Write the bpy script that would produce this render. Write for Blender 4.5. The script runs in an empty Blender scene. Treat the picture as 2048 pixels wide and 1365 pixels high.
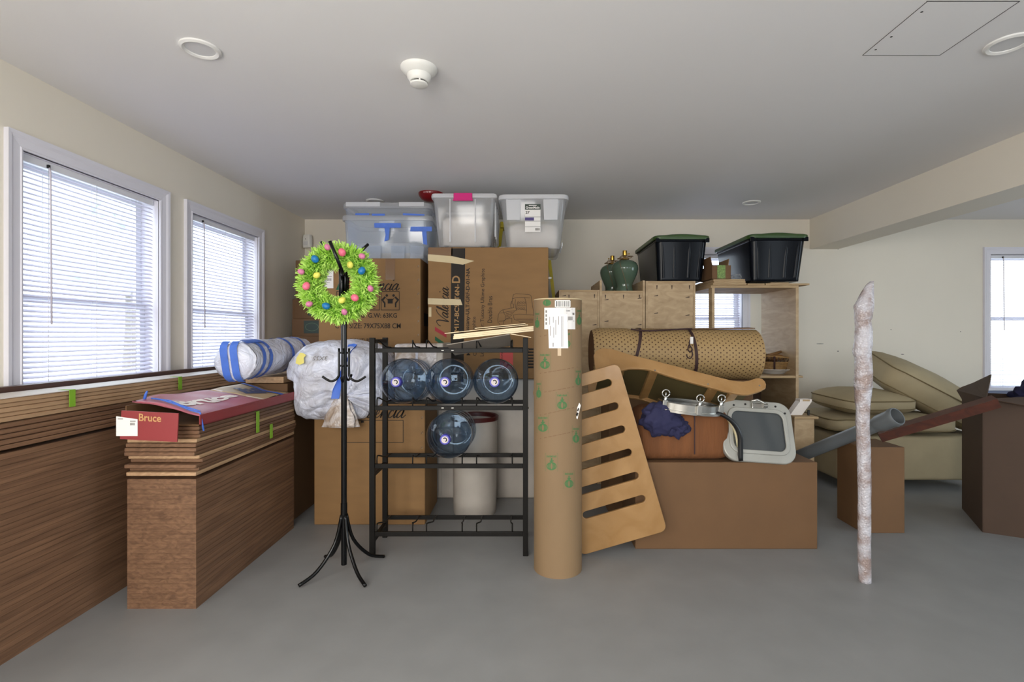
import bpy, bmesh, math, random
from mathutils import Vector, Matrix, noise

# ---------------------------------------------------------------- camera
SC = bpy.context.scene
COL = SC.collection
ZC = 1.23            # camera height
F = 1000.0           # focal length in pixels of the 2048 px frame
VX, VY = 1050.0, 672.0
cam_data = bpy.data.cameras.new('camera')
cam_data.sensor_width = 36.0
cam_data.lens = F / 2048.0 * 36.0
cam_data.shift_x = -(VX - 1024.0) / 2048.0
cam_data.shift_y = (VY - 682.5) / 2048.0
cam_data.clip_start = 0.05
cam = bpy.data.objects.new('camera', cam_data)
COL.objects.link(cam)
cam.location = (0, 0, ZC)
cam.rotation_euler = (math.pi / 2, 0, 0)
SC.camera = cam

# ---------------------------------------------------------------- sky and light
world = bpy.data.worlds.new('overcast_sky')
SC.world = world
world.use_nodes = True
wn = world.node_tree
wn.nodes['Background'].inputs[0].default_value = (0.80, 0.90, 1.0, 1)
wn.nodes['Background'].inputs[1].default_value = 4.8

def area_light(name, loc, rot, sx, sy, power, color, portal=False):
    l = bpy.data.lights.new(name, 'AREA')
    l.shape = 'RECTANGLE'; l.size = sx; l.size_y = sy
    l.energy = power; l.color = color
    if portal:
        l.cycles.is_portal = True
    o = bpy.data.objects.new(name, l); COL.objects.link(o)
    o.location = loc; o.rotation_euler = rot
    return o
R = math.radians
# window openings that let the sky in (light portals, they emit nothing themselves)
area_light('portal_left_near', (-2.42, 2.70, 1.38), (0, R(-90), 0), 1.5, 0.9, 1, (1, 1, 1), True)
area_light('portal_left_far', (-2.42, 3.855, 1.38), (0, R(-90), 0), 1.5, 0.9, 1, (1, 1, 1), True)
area_light('portal_back_centre', (1.835, 5.33, 1.38), (R(-90), 0, 0), 0.9, 1.5, 1, (1, 1, 1), True)
area_light('portal_back_side', (5.26, 5.33, 1.38), (R(-90), 0, 0), 0.9, 1.5, 1, (1, 1, 1), True)
# area fills added in unseen window openings behind and beside the camera
area_light('rear_fill_light', (-0.75, -1.55, 1.35), (R(66), 0, 0), 1.5, 1.4, 86, (1.0, 0.925, 0.83))
area_light('rear_fill_light', (1.95, -1.55, 1.35), (R(66), 0, 0), 1.5, 1.4, 9, (1.0, 0.945, 0.87))
area_light('left_fill_light', (-2.24, -0.1, 1.38), (0, R(-60), 0), 1.3, 1.3, 40, (1.0, 0.94, 0.86))
area_light('right_fill_light', (6.2, 1.3, 1.3), (0, R(78), 0), 1.4, 1.8, 27, (0.66, 0.86, 1.0))

vs = SC.view_settings
vs.view_transform = 'Standard'
vs.look = 'None'
vs.exposure = -0.12
vs.gamma = 1.0
vs.use_curve_mapping = False

# ---------------------------------------------------------------- helpers
def P(px, py, Y):
    """point at depth Y seen at a pixel of the photograph"""
    return Vector(((px - VX) / F * Y, Y, ZC - (py - VY) / F * Y))

def srgb(r, g, b):
    def c(v):
        v /= 255.0
        return v / 12.92 if v <= 0.04045 else ((v + 0.055) / 1.055) ** 2.4
    return (c(r), c(g), c(b), 1.0)

def link(o, parent=None):
    COL.objects.link(o)
    if parent is not None:
        o.parent = parent
    return o

def fin(bm, name, m, parent=None, smooth=False, loc=None, rot=None, recalc=True):
    """close a bmesh into ONE mesh object"""
    if recalc:
        bmesh.ops.recalc_face_normals(bm, faces=bm.faces)
    me = bpy.data.meshes.new(name)
    bm.to_mesh(me); bm.free()
    me.materials.append(m)
    if smooth:
        for p in me.polygons:
            p.use_smooth = True
        if smooth == 'auto':
            try:
                me.set_sharp_from_angle(angle=R(40))
            except Exception:
                pass
    o = bpy.data.objects.new(name, me)
    link(o, parent)
    if loc is not None: o.location = loc
    if rot is not None: o.rotation_euler = rot
    return o

def share(src, name, parent=None, loc=None, rot=None):
    o = bpy.data.objects.new(name, src.data)
    link(o, parent)
    if loc is not None: o.location = loc
    if rot is not None: o.rotation_euler = rot
    return o

def thing(name, label, cat, loc=(0, 0, 0), rot=(0, 0, 0), group=None):
    o = bpy.data.objects.new(name, None)
    o.empty_display_size = 0.1
    COL.objects.link(o)
    o.location = loc; o.rotation_euler = rot
    return tag(o, label, cat, group)

def tag(o, label, cat, group=None):
    o['label'] = label; o['category'] = cat
    if group: o['group'] = group
    return o

def struct(o, label=None):
    o['kind'] = 'structure'
    if label: o['label'] = label
    return o

def abox(bm, x0, x1, y0, y1, z0, z1):
    vs = [bm.verts.new((x, y, z)) for z in (z0, z1) for y in (y0, y1) for x in (x0, x1)]
    for f in ((0, 2, 3, 1), (4, 5, 7, 6), (0, 1, 5, 4), (2, 6, 7, 3), (0, 4, 6, 2), (1, 3, 7, 5)):
        bm.faces.new([vs[i] for i in f])
    return vs

def box(name, x0, x1, y0, y1, z0, z1, m, parent=None, bevel=0.0, seg=2, smooth=False):
    """box whose origin is its own centre"""
    cx, cy, cz = (x0 + x1) / 2, (y0 + y1) / 2, (z0 + z1) / 2
    bm = bmesh.new()
    abox(bm, x0 - cx, x1 - cx, y0 - cy, y1 - cy, z0 - cz, z1 - cz)
    if bevel:
        bmesh.ops.bevel(bm, geom=list(bm.edges), offset=bevel, segments=seg, affect='EDGES', profile=0.5)
    return fin(bm, name, m, parent, smooth, (cx, cy, cz))

def frames(pts):
    """parallel transport frames along a polyline"""
    pts = [Vector(p) for p in pts]
    n = len(pts); out = []
    t0 = (pts[1] - pts[0]).normalized()
    u = t0.orthogonal().normalized()
    for i in range(n):
        a = pts[max(i - 1, 0)]; b = pts[min(i + 1, n - 1)]
        t = (b - a).normalized()
        u = (u - t * u.dot(t))
        if u.length < 1e-6: u = t.orthogonal()
        u.normalize()
        out.append((pts[i], u.copy(), t.cross(u).normalized()))
    return out

def atube(bm, pts, r, seg=8, cap=True):
    rr = r if hasattr(r, '__len__') else [r] * len(pts)
    rings = []
    for (p, u, v), q in zip(frames(pts), rr):
        rings.append([bm.verts.new(p + (u * math.cos(a) + v * math.sin(a)) * q)
                      for a in (2 * math.pi * k / seg for k in range(seg))])
    skin(bm, rings, cap, cap)

def skin(bm, rings, cap0=True, cap1=True, closed=True):
    for a, b in zip(rings, rings[1:]):
        n = len(a)
        for k in range(n if closed else n - 1):
            bm.faces.new((a[k], a[(k + 1) % n], b[(k + 1) % n], b[k]))
    if cap0: bm.faces.new(list(reversed(rings[0])))
    if cap1: bm.faces.new(rings[-1])

def tube(name, pts, r, m, parent=None, seg=8, smooth=True):
    bm = bmesh.new(); atube(bm, pts, r, seg)
    return fin(bm, name, m, parent, smooth)

def alathe(bm, prof, seg=32, cap0=True, cap1=True, axis='Z'):
    """prof: list of (radius, height)"""
    rings = []
    for r, h in prof:
        ring = []
        for k in range(seg):
            a = 2 * math.pi * k / seg
            x, y = r * math.cos(a), r * math.sin(a)
            ring.append(bm.verts.new((x, y, h) if axis == 'Z' else ((x, h, y) if axis == 'Y' else (h, x, y))))
        rings.append(ring)
    skin(bm, rings, cap0, cap1)

def lathe(name, prof, m, parent=None, seg=32, loc=None, rot=None, axis='Z', smooth='auto', cap0=True, cap1=True):
    bm = bmesh.new(); alathe(bm, prof, seg, cap0, cap1, axis)
    return fin(bm, name, m, parent, smooth, loc, rot)

def rrect(w, d, r, n=4):
    pts = []
    for cx, cy, a0 in ((w / 2 - r, d / 2 - r, 0), (-w / 2 + r, d / 2 - r, 90), (-w / 2 + r, -d / 2 + r, 180), (w / 2 - r, -d / 2 + r, 270)):
        for k in range(n + 1):
            a = R(a0 + 90 * k / n)
            pts.append((cx + r * math.cos(a), cy + r * math.sin(a)))
    return pts

def loft(bm, secs, cap0=True, cap1=True, n=4):
    """secs: (width, depth, radius, z)"""
    rings = [[bm.verts.new((x, y, z)) for x, y in rrect(w, d, min(r, w / 2.01, d / 2.01), n)] for w, d, r, z in secs]
    skin(bm, rings, cap0, cap1)

def poly_mesh(bm, pts, mapf):
    vs = [bm.verts.new(mapf(x, y)) for x, y in pts]
    return bm.faces.new(vs)

def prism_curve(name, outer, holes, depth, m, parent=None, bevel=0.0):
    """flat panel with holes in its own XY plane, thickness along Z"""
    cu = bpy.data.curves.new(name, 'CURVE'); cu.dimensions = '2D'; cu.fill_mode = 'BOTH'
    cu.extrude = depth / 2 - bevel; cu.bevel_depth = bevel; cu.bevel_resolution = 1
    for poly in [outer] + list(holes):
        sp = cu.splines.new('POLY'); sp.points.add(len(poly) - 1)
        for p, (x, y) in zip(sp.points, poly):
            p.co = (x, y, 0, 1)
        sp.use_cyclic_u = True
    tmp = bpy.data.objects.new(name + '_tmp', cu); COL.objects.link(tmp)
    bpy.context.view_layer.update()
    me = bpy.data.meshes.new_from_object(tmp.evaluated_get(bpy.context.evaluated_depsgraph_get()))
    bpy.data.objects.remove(tmp); bpy.data.curves.remove(cu)
    me.name = name
    me.materials.clear(); me.materials.append(m)
    o = bpy.data.objects.new(name, me)
    return link(o, parent)

def catmull(pts, n=6, closed=False):
    pts = [Vector(p) for p in pts]; out = []
    N = len(pts)
    rng = range(N if closed else N - 1)
    for i in rng:
        p0 = pts[(i - 1) % N] if closed or i > 0 else pts[i]
        p1 = pts[i]; p2 = pts[(i + 1) % N]
        p3 = pts[(i + 2) % N] if closed or i + 2 < N else p2
        for k in range(n):
            t = k / n
            out.append(0.5 * ((2 * p1) + (p2 - p0) * t + (2 * p0 - 5 * p1 + 4 * p2 - p3) * t * t + (3 * p1 - p0 - 3 * p2 + p3) * t ** 3))
    if not closed: out.append(pts[-1])
    return out

# ---- printing: 2D ink mapped onto a face (O = lower left corner, U = full width vector, V = full height vector)
_txt = {}
def text2d(s, bold=0.0):
    key = (s, bold)
    if key not in _txt:
        cu = bpy.data.curves.new('lettering', 'FONT'); cu.body = s; cu.size = 1.0; cu.offset = bold
        cu.resolution_u = 3
        tmp = bpy.data.objects.new('lettering_tmp', cu); COL.objects.link(tmp)
        bpy.context.view_layer.update()
        me = bpy.data.meshes.new_from_object(tmp.evaluated_get(bpy.context.evaluated_depsgraph_get()))
        vv = [(v.co.x, v.co.y) for v in me.vertices]; ff = [tuple(p.vertices) for p in me.polygons]
        bpy.data.objects.remove(tmp); bpy.data.curves.remove(cu); bpy.data.meshes.remove(me)
        x0 = min(v[0] for v in vv); x1 = max(v[0] for v in vv); y0 = min(v[1] for v in vv); y1 = max(v[1] for v in vv)
        _txt[key] = ([((x - x0) / (x1 - x0), (y - y0) / (y1 - y0)) for x, y in vv], ff)
    return _txt[key]

class Ink:
    """collects flat print in 2D and lays it on a face of a thing"""
    def __init__(self): self.v = []; self.f = []
    def text(self, s, x, y, w, h, bold=0.0, shear=0.0):
        vv, ff = text2d(s, bold); b = len(self.v)
        self.v += [(x + u * w + shear * v * h, y + v * h) for u, v in vv]; self.f += [tuple(i + b for i in p) for p in ff]
        return self
    def poly(self, pts):
        b = len(self.v); self.v += [tuple(p) for p in pts]; self.f.append(tuple(range(b, b + len(pts)))); return self
    def rect(self, x0, y0, x1, y1): return self.poly([(x0, y0), (x1, y0), (x1, y1), (x0, y1)])
    def disc(self, x, y, r, ry=None, n=14):
        ry = ry or r
        return self.poly([(x + r * math.cos(2 * math.pi * k / n), y + ry * math.sin(2 * math.pi * k / n)) for k in range(n)])
    def line(self, pts, w, closed=False, calligraphy=0.0):
        pts = [Vector(p).to_2d() if not isinstance(p, Vector) else p.to_2d() for p in pts]
        n = len(pts); L = []; 
        for i, p in enumerate(pts):
            a = pts[(i - 1) % n] if (closed or i > 0) else p
            c = pts[(i + 1) % n] if (closed or i < n - 1) else p
            t = (c - a); t = t.normalized() if t.length > 1e-9 else Vector((1, 0))
            ww = w * (1 + calligraphy * max(0.0, -t.y)) 
            nn = Vector((-t.y, t.x)) * ww / 2
            L.append((p + nn, p - nn))
        b = len(self.v)
        for q, s in L: self.v += [tuple(q), tuple(s)]
        for i in range(n if closed else n - 1):
            j = (i + 1) % n
            self.f.append((b + 2 * i, b + 2 * i + 1, b + 2 * j + 1, b + 2 * j))
        return self
    def frame(self, x0, y0, x1, y1, w):
        self.rect(x0, y0, x1, y0 + w); self.rect(x0, y1 - w, x1, y1); self.rect(x0, y0, x0 + w, y1); return self.rect(x1 - w, y0, x1, y1)
    def lay(self, name, m, parent, mapf):
        me = bpy.data.meshes.new(name)
        me.from_pydata([tuple(mapf(x, y)) for x, y in self.v], [], self.f)
        me.materials.append(m); me.update()
        o = link(bpy.data.objects.new(name, me), parent)
        if name in ('label_print', 'sheet_print'): o['kind'] = 'stuff'     # print too fine to pick apart
        return o

SCRIPT = [  # handwriting of the cursive word on the furniture cartons
    [(-.75, 1.25), (-.65, 1.65), (-.25, 1.98), (.1, 1.85), (.3, 1.2), (.42, .02), (.5, .02), (.95, 1.15), (1.45, 1.85), (2.0, 2.1)],
    [(1.78, .82), (1.55, 1.0), (1.2, .65), (1.1, .18), (1.28, 0), (1.6, .35), (1.83, .97)], [(1.83, .97), (1.7, .2), (1.85, 0), (2.1, .3), (2.5, 1.4), (2.58, 1.98), (2.42, 1.95), (2.25, 1.0), (2.23, .2), (2.4, 0), (2.65, .3), (2.98, .6), (3.02, .93), (2.82, .95), (2.65, .42), (2.8, 0), (3.1, .15), (3.32, .5)],
    [(3.32, .5), (3.5, .97), (3.42, .4), (3.38, 0)], [(3.4, .1), (3.62, .72), (3.88, 1.0), (3.98, .8), (3.87, .2), (4.0, 0), (4.3, .35)],
    [(4.85, .8), (4.68, 1.0), (4.42, .7), (4.36, .2), (4.55, 0), (4.85, .2), (5.02, .45), (5.18, .97), (5.07, .2), (5.2, 0), (5.45, .35)],
    [(6.13, .82), (5.9, 1.0), (5.55, .65), (5.45, .18), (5.63, 0), (5.95, .35), (6.18, .97)], [(6.18, .97), (6.05, .2), (6.22, 0), (6.55, .38)]]
def script_word(ink, x, y, unit, w=0.09):
    sh = 0.28
    for st in SCRIPT:
        pts = [(x + (a + sh * b) * unit, y + b * unit) for a, b in (tuple(p)[:2] for p in catmull([(a, b, 0) for a, b in st], 6))]
        ink.line(pts, w * unit, calligraphy=0.9)
    ink.disc(x + (5.3 + sh * 1.5) * unit, y + 1.5 * unit, .1 * unit)
    return ink

# ---------------------------------------------------------------- materials (all procedural)
def nt(name):
    m = bpy.data.materials.new(name); m.use_nodes = True
    t = m.node_tree; b = t.nodes['Principled BSDF']
    return m, t, b

def mat(name, col, rough=0.6, metal=0.0, var=0.0, scale=8.0, bump=0.0, bscale=60.0, stretch=(1, 1, 1), spec=0.5, col2=None, coat=0.0, detail=4.0):
    m, t, b = nt(name)
    b.inputs['Base Color'].default_value = col
    b.inputs['Roughness'].default_value = rough
    b.inputs['Metallic'].default_value = metal
    b.inputs['Specular IOR Level'].default_value = spec
    b.inputs['Coat Weight'].default_value = coat
    if var or bump or col2:
        tc = t.nodes.new('ShaderNodeTexCoord'); mp = t.nodes.new('ShaderNodeMapping')
        mp.inputs['Scale'].default_value = stretch
        t.links.new(tc.outputs['Object'], mp.inputs[0])
    if var or col2:
        nz = t.nodes.new('ShaderNodeTexNoise'); nz.inputs['Scale'].default_value = scale; nz.inputs['Detail'].default_value = detail
        t.links.new(mp.outputs[0], nz.inputs['Vector'])
        cr = t.nodes.new('ShaderNodeValToRGB')
        cr.color_ramp.elements[0].position = 0.3; cr.color_ramp.elements[1].position = 0.7
        c2 = col2 or tuple(min(1, c * (1 + var)) for c in col[:3]) + (1,)
        c1 = col if col2 else tuple(c * (1 - var) for c in col[:3]) + (1,)
        cr.color_ramp.elements[0].color = c1; cr.color_ramp.elements[1].color = c2
        t.links.new(nz.outputs['Fac'], cr.inputs[0]); t.links.new(cr.outputs[0], b.inputs['Base Color'])
    if bump:
        n2 = t.nodes.new('ShaderNodeTexNoise'); n2.inputs['Scale'].default_value = bscale; n2.inputs['Detail'].default_value = 3
        t.links.new(mp.outputs[0], n2.inputs['Vector'])
        bp = t.nodes.new('ShaderNodeBump'); bp.inputs['Strength'].default_value = bump; bp.inputs['Distance'].default_value = 0.01
        t.links.new(n2.outputs['Fac'], bp.inputs['Height']); t.links.new(bp.outputs[0], b.inputs['Normal'])
    return m

def clear_mat(name, tint, body, amount, rough=0.15, translucent=0.5, gloss=0.12):
    """see-through plastic: part tinted transparency, part milky body, thin gloss"""
    m = bpy.data.materials.new(name); m.use_nodes = True; t = m.node_tree
    for n in list(t.nodes): t.nodes.remove(n)
    out = t.nodes.new('ShaderNodeOutputMaterial')
    tr = t.nodes.new('ShaderNodeBsdfTransparent'); tr.inputs[0].default_value = tint
    df = t.nodes.new('ShaderNodeBsdfDiffuse'); df.inputs[0].default_value = body
    tl = t.nodes.new('ShaderNodeBsdfTranslucent'); tl.inputs[0].default_value = body
    gl = t.nodes.new('ShaderNodeBsdfGlossy'); gl.inputs['Roughness'].default_value = rough
    lf = t.nodes.new('ShaderNodeLayerWeight'); lf.inputs['Blend'].default_value = 0.5
    lw = t.nodes.new('ShaderNodeMath'); lw.operation = 'POWER'; lw.inputs[1].default_value = 4.0
    t.links.new(lf.outputs['Facing'], lw.inputs[0])
    m1 = t.nodes.new('ShaderNodeMixShader'); m1.inputs[0].default_value = translucent
    m2 = t.nodes.new('ShaderNodeMixShader'); m2.inputs[0].default_value = amount
    m3 = t.nodes.new('ShaderNodeMixShader')
    ma = t.nodes.new('ShaderNodeMath'); ma.operation = 'MULTIPLY_ADD'; ma.inputs[1].default_value = min(1.0, gloss * 4); ma.inputs[2].default_value = gloss * 0.35
    t.links.new(lw.outputs[0], ma.inputs[0])
    t.links.new(df.outputs[0], m1.inputs[1]); t.links.new(tl.outputs[0], m1.inputs[2])
    t.links.new(tr.outputs[0], m2.inputs[1]); t.links.new(m1.outputs[0], m2.inputs[2])
    t.links.new(ma.outputs[0], m3.inputs[0]); t.links.new(m2.outputs[0], m3.inputs[1]); t.links.new(gl.outputs[0], m3.inputs[2])
    t.links.new(m3.outputs[0], out.inputs[0])
    return m

def wood_mat(name, c1, c2, scale=3.0, stretch=(1, 1, 12), rough=0.55, coat=0.0):
    m, t, b = nt(name)
    tc = t.nodes.new('ShaderNodeTexCoord'); mp = t.nodes.new('ShaderNodeMapping'); mp.inputs['Scale'].default_value = stretch
    nz = t.nodes.new('ShaderNodeTexNoise'); nz.inputs['Scale'].default_value = scale; nz.inputs['Detail'].default_value = 6; nz.inputs['Distortion'].default_value = 1.2
    cr = t.nodes.new('ShaderNodeValToRGB'); cr.color_ramp.elements[0].position = 0.32; cr.color_ramp.elements[1].position = 0.68
    cr.color_ramp.elements[0].color = c1; cr.color_ramp.elements[1].color = c2
    t.links.new(tc.outputs['Object'], mp.inputs[0]); t.links.new(mp.outputs[0], nz.inputs['Vector'])
    t.links.new(nz.outputs['Fac'], cr.inputs[0]); t.links.new(cr.outputs[0], b.inputs['Base Color'])
    b.inputs['Roughness'].default_value = rough; b.inputs['Coat Weight'].default_value = coat
    return m

M = {}
M['wall'] = mat('cream_wall_paint', srgb(229, 221, 206), 0.7, var=0.015, scale=2.0, bump=0.04, bscale=180)
M['ceiling'] = mat('flat_white_ceiling_paint', srgb(232, 230, 229), 0.85, var=0.01, scale=1.5, bump=0.03, bscale=220)
M['floor'] = mat('grey_vinyl_floor', srgb(136, 136, 135), 0.5, var=0.06, scale=5, bump=0.02, bscale=90)
M['trim'] = mat('white_trim_gloss', srgb(226, 224, 232), 0.35)
M['slat'] = clear_mat('white_blind_slat', (1, 1, 1, 1), srgb(240, 238, 246), 1.0, 0.3, 0.58, 0.06)
M['blindrail'] = mat('white_blind_rail', srgb(226, 226, 230), 0.4)
M['wand'] = mat('blind_wand_plastic', srgb(206, 198, 206), 0.3)
M['cord'] = mat('blind_cord', srgb(225, 225, 228), 0.8)
M['sash'] = mat('white_vinyl_sash', srgb(225, 227, 232), 0.4)
M['glass'] = clear_mat('window_glass', (0.97, 0.98, 0.98, 1), (1, 1, 1, 1), 0.0, 0.02, 0.0, 0.05)
M['black'] = mat('black_paint', srgb(18, 18, 19), 0.35)
M['ink'] = mat('black_ink', srgb(34, 28, 22), 0.8)
M['white'] = mat('white_plastic', srgb(228, 226, 220), 0.4)
M['lamp_white'] = mat('lamp_trim_white', srgb(230, 228, 224), 0.35)
M['lens'] = mat('frosted_lens', srgb(215, 214, 214), 0.6)
# ================================================================ the setting
CEIL = 2.44; XL = -2.29; YB = 5.20; XR = 6.3; YR = -1.6
WZ0, WZ1 = 0.66, 2.075        # window opening heights
bm = bmesh.new(); abox(bm, XL - .2, XR + .2, YR - .2, YB + .2, -0.1, 0.0); struct(fin(bm, 'floor', M['floor']))
bm = bmesh.new(); abox(bm, XL - .2, XR + .2, YR - .2, YB + .2, CEIL, CEIL + .1); struct(fin(bm, 'ceiling', M['ceiling']))

def wall(name, a0, a1, openings, mapf, t=0.13):
    """wall running a0..a1 with rectangular openings (o0, o1, z0, z1); mapf(a, d, z) with d = depth outwards"""
    bm = bmesh.new()
    cuts = sorted(openings)
    def blk(u0, u1, z0, z1):
        vs = [bm.verts.new(mapf(u, d, z)) for z in (z0, z1) for d in (0, t) for u in (u0, u1)]
        for f in ((0, 2, 3, 1), (4, 5, 7, 6), (0, 1, 5, 4), (2, 6, 7, 3), (0, 4, 6, 2), (1, 3, 7, 5)):
            bm.faces.new([vs[i] for i in f])
    u = a0
    for o0, o1, z0, z1 in cuts:
        blk(u, o0, 0, CEIL); blk(o0, o1, 0, z0); blk(o0, o1, z1, CEIL); u = o1
    blk(u, a1, 0, CEIL)
    bmesh.ops.remove_doubles(bm, verts=bm.verts, dist=1e-5)
    return struct(fin(bm, name, M['wall']))
LW = [(2.27, 3.125), (3.43, 4.285)]      # left windows along Y
BW = [(1.405, 2.26), (4.835, 5.69)]      # back windows along X
wall('wall_left', YR, YB, [(-0.8, 0.6, .68, 2.08)] + [(a, b, WZ0, WZ1) for a, b in LW], lambda a, d, z: (XL - d, a, z))
wall('wall_back', XL - .13, XR + .13, [(a, b, WZ0, WZ1) for a, b in BW], lambda a, d, z: (a, YB + d, z))
wall('wall_right', YR, YB, [(0.35, 2.25, .55, 2.05)], lambda a, d, z: (XR + d, a, z))
wall('wall_rear', XL - .13, XR + .13, [(-1.55, 0.05, .6, 2.1), (1.15, 2.75, .6, 2.1), (4.05, 5.35, .6, 2.1)], lambda a, d, z: (a, YR - d, z))
struct(box('trim_1', 2.96, 3.25, YR, YB, 2.13, CEIL, M['wall']), 'dropped ceiling beam between the two room halves')
# the pale gravel yard outside the windows
bm = bmesh.new(); abox(bm, -40, 40, -40, 45, -0.75, -0.7)
lawn = struct(fin(bm, 'ground', mat('pale_gravel', srgb(226, 226, 228), 0.9, var=0.04, scale=3.5)))

def profile_frame(name, w, h, parent, m):
    """mitred window casing: moulded section swept around an opening w x h (local x along wall, y outwards, z up)"""
    prof = [(0.0, 0.0), (0.0, -0.012), (0.008, -0.014), (0.012, -0.010), (0.045, -0.013), (0.058, -0.020), (0.074, -0.022), (0.074, 0.0)]
    bm = bmesh.new(); rings = []
    for sx, sz, cx, cz in ((-1, -1, 0, 0), (1, -1, w, 0), (1, 1, w, h), (-1, 1, 0, h)):
        rings.append([bm.verts.new((cx + sx * o, d, cz + sz * o)) for o, d in prof])
    rings.append(rings[0])
    skin(bm, rings, False, False)
    return fin(bm, name, m, parent)

SLAT = None
def make_window(n, origin, rotz, w, side, blind_label, blind_tilt, wand=True, group=None):
    global SLAT
    h = WZ1 - WZ0
    win = bpy.data.objects.new('window_%d' % n, None); COL.objects.link(win)
    win.location = origin; win.rotation_euler = (0, 0, rotz); struct(win)
    profile_frame('casing', w, h, win, M['trim'])
    bm = bmesh.new()                                    # jamb lining
    rings = []
    for y in (0.0, 0.135):
        rings.append([bm.verts.new(p) for p in ((0, y, 0), (w, y, 0), (w, y, h), (0, y, h))])
    skin(bm, rings, False, False)
    rings2 = []
    for y in (0.0, 0.135):
        rings2.append([bm.verts.new(p) for p in ((.004, y, .004), (w - .004, y, .004), (w - .004, y, h - .004), (.004, y, h - .004))])
    skin(bm, rings2, False, False)
    fin(bm, 'jamb', M['trim'], win)
    box('stool', -0.08, w + 0.08, -0.045, 0.02, -0.028, 0.0, M['trim'], win, 0.005)
    mz = h * 0.53
    for nm, z0, z1, y0 in (('upper_sash', mz - 0.02, h - 0.006, 0.105), ('lower_sash', 0.006, mz + 0.02, 0.082)):
        bm = bmesh.new(); y1 = y0 + 0.022; s = 0.04
        x0, x1 = 0.006, w - 0.006
        ro = [[bm.verts.new(p) for p in ((x0, y, z0), (x1, y, z0), (x1, y, z1), (x0, y, z1))] for y in (y0, y1)]
        ri = [[bm.verts.new(p) for p in ((x0 + s, y, z0 + s), (x1 - s, y, z0 + s), (x1 - s, y, z1 - s), (x0 + s, y, z1 - s))] for y in (y0, y1)]
        skin(bm, [ri[0], ro[0], ro[1], ri[1], ri[0]], False, False)
        sash = fin(bm, nm, M['sash'], win)
        box('pane', x0 + s, x1 - s, y0 + .009, y0 + .013, z0 + s, z1 - s, M['glass'], sash)
    # the venetian blind
    mtx = Matrix.Translation(origin) @ Matrix.Rotation(rotz, 4, 'Z')
    bl = thing('window_blind', blind_label, 'blind', mtx @ Vector((w / 2, 0.035, h)), (0, 0, rotz), group)
    bw = w - 0.03
    box('headrail', -bw / 2, bw / 2, -0.014, 0.014, -0.036, -0.004, M['blindrail'], bl, 0.002)
    pitch = 0.0240; z = -0.056
    if SLAT is None:
        bm = bmesh.new(); N = 4; top = []; bot = []
        for i in range(N + 1):
            u = -0.0125 + 0.025 * i / N; c = 0.0022 * (1 - (2 * i / N - 1) ** 2)
            top.append([bm.verts.new((x, u, c + .0004)) for x in (-bw / 2, bw / 2)])
            bot.append([bm.verts.new((x, u, c - .0004)) for x in (-bw / 2, bw / 2)])
        for a in (top, bot):
            for i in range(N): bm.faces.new((a[i][0], a[i][1], a[i + 1][1], a[i + 1][0]))
        for i in (0, N): bm.faces.new((top[i][0], top[i][1], bot[i][1], bot[i][0]))
        first = fin(bm, 'slat', M['slat'], bl, True, (0, 0, z), (blind_tilt, 0, 0)); SLAT = first
    else:
        share(SLAT, 'slat', bl, (0, 0, z), (blind_tilt, 0, 0))
    z -= pitch
    while z > -h + 0.035:
        share(SLAT, 'slat', bl, (0, 0, z), (blind_tilt + random.uniform(-.03, .03), 0, 0)); z -= pitch
    box('bottom_rail', -bw / 2, bw / 2, -0.011, 0.011, -h + 0.006, -h + 0.024, M['blindrail'], bl, 0.002)
    for fx in (-0.33, 0.0, 0.33):
        for fy in (-0.0145, 0.0145):
            tube('ladder_cord', [(fx * bw, fy, -0.03), (fx * bw, fy, -h + 0.02)], 0.0011, M['cord'], bl, 5)
    if wand:
        wx = -bw / 2 + 0.135
        tube('tilt_wand', [(wx, -0.02, -0.03), (wx, -0.028, -0.05), (wx + .004, -0.03, -0.79)], 0.0045, M['wand'], bl, 6)
        box('wand_hook', wx - .005, wx + .005, -0.024, -0.012, -0.034, -0.018, M['black'], bl)
    return win
random.seed(4)
make_window(1, Vector((XL, LW[0][0], WZ0)), R(90), LW[0][1] - LW[0][0], 'left', 'white slatted window blind in the large near window at far left', R(35))
make_window(2, Vector((XL, LW[1][0], WZ0)), R(90), LW[1][1] - LW[1][0], 'left', 'white slatted blind in the window behind the plastic-wrapped roll', R(35))
make_window(3, Vector((BW[0][0], YB, WZ0)), 0, BW[0][1] - BW[0][0], 'back', 'white slatted blind seen through the open plywood shelf unit', R(24), wand=False)
make_window(4, Vector((BW[1][0], YB, WZ0)), 0, BW[1][1] - BW[1][0], 'back', 'glaring white blind in the far right window', R(8))

# ---- ceiling fittings
def can_light(px, py, label, d=0.155):
    Y = (CEIL - ZC) / (VY - py) * F; x = (px - VX) / F * Y
    t = thing('recessed_light', label, 'ceiling light', (x, Y, CEIL), (0, 0, 0), 'recessed ceiling lights')
    r = d / 2
    lathe('trim_ring', [(r * .70, 0.002), (r * .72, -0.006), (r * .86, -0.011), (r, -0.006), (r, 0.0)], M['lamp_white'], t, 40, cap0=False, cap1=False)
    lathe('lens', [(r * .71, -0.003), (r * .70, -0.0015)], M['lens'], t, 40)
can_light(401, 97, 'recessed ceiling light nearest the left windows')
can_light(2016, 87, 'recessed ceiling light beside the square hatch', 0.16)
can_light(750, 402, 'recessed ceiling light just above the taped clear tote')
can_light(1503, 405, 'recessed ceiling light above the dark green-lidded totes')

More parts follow.
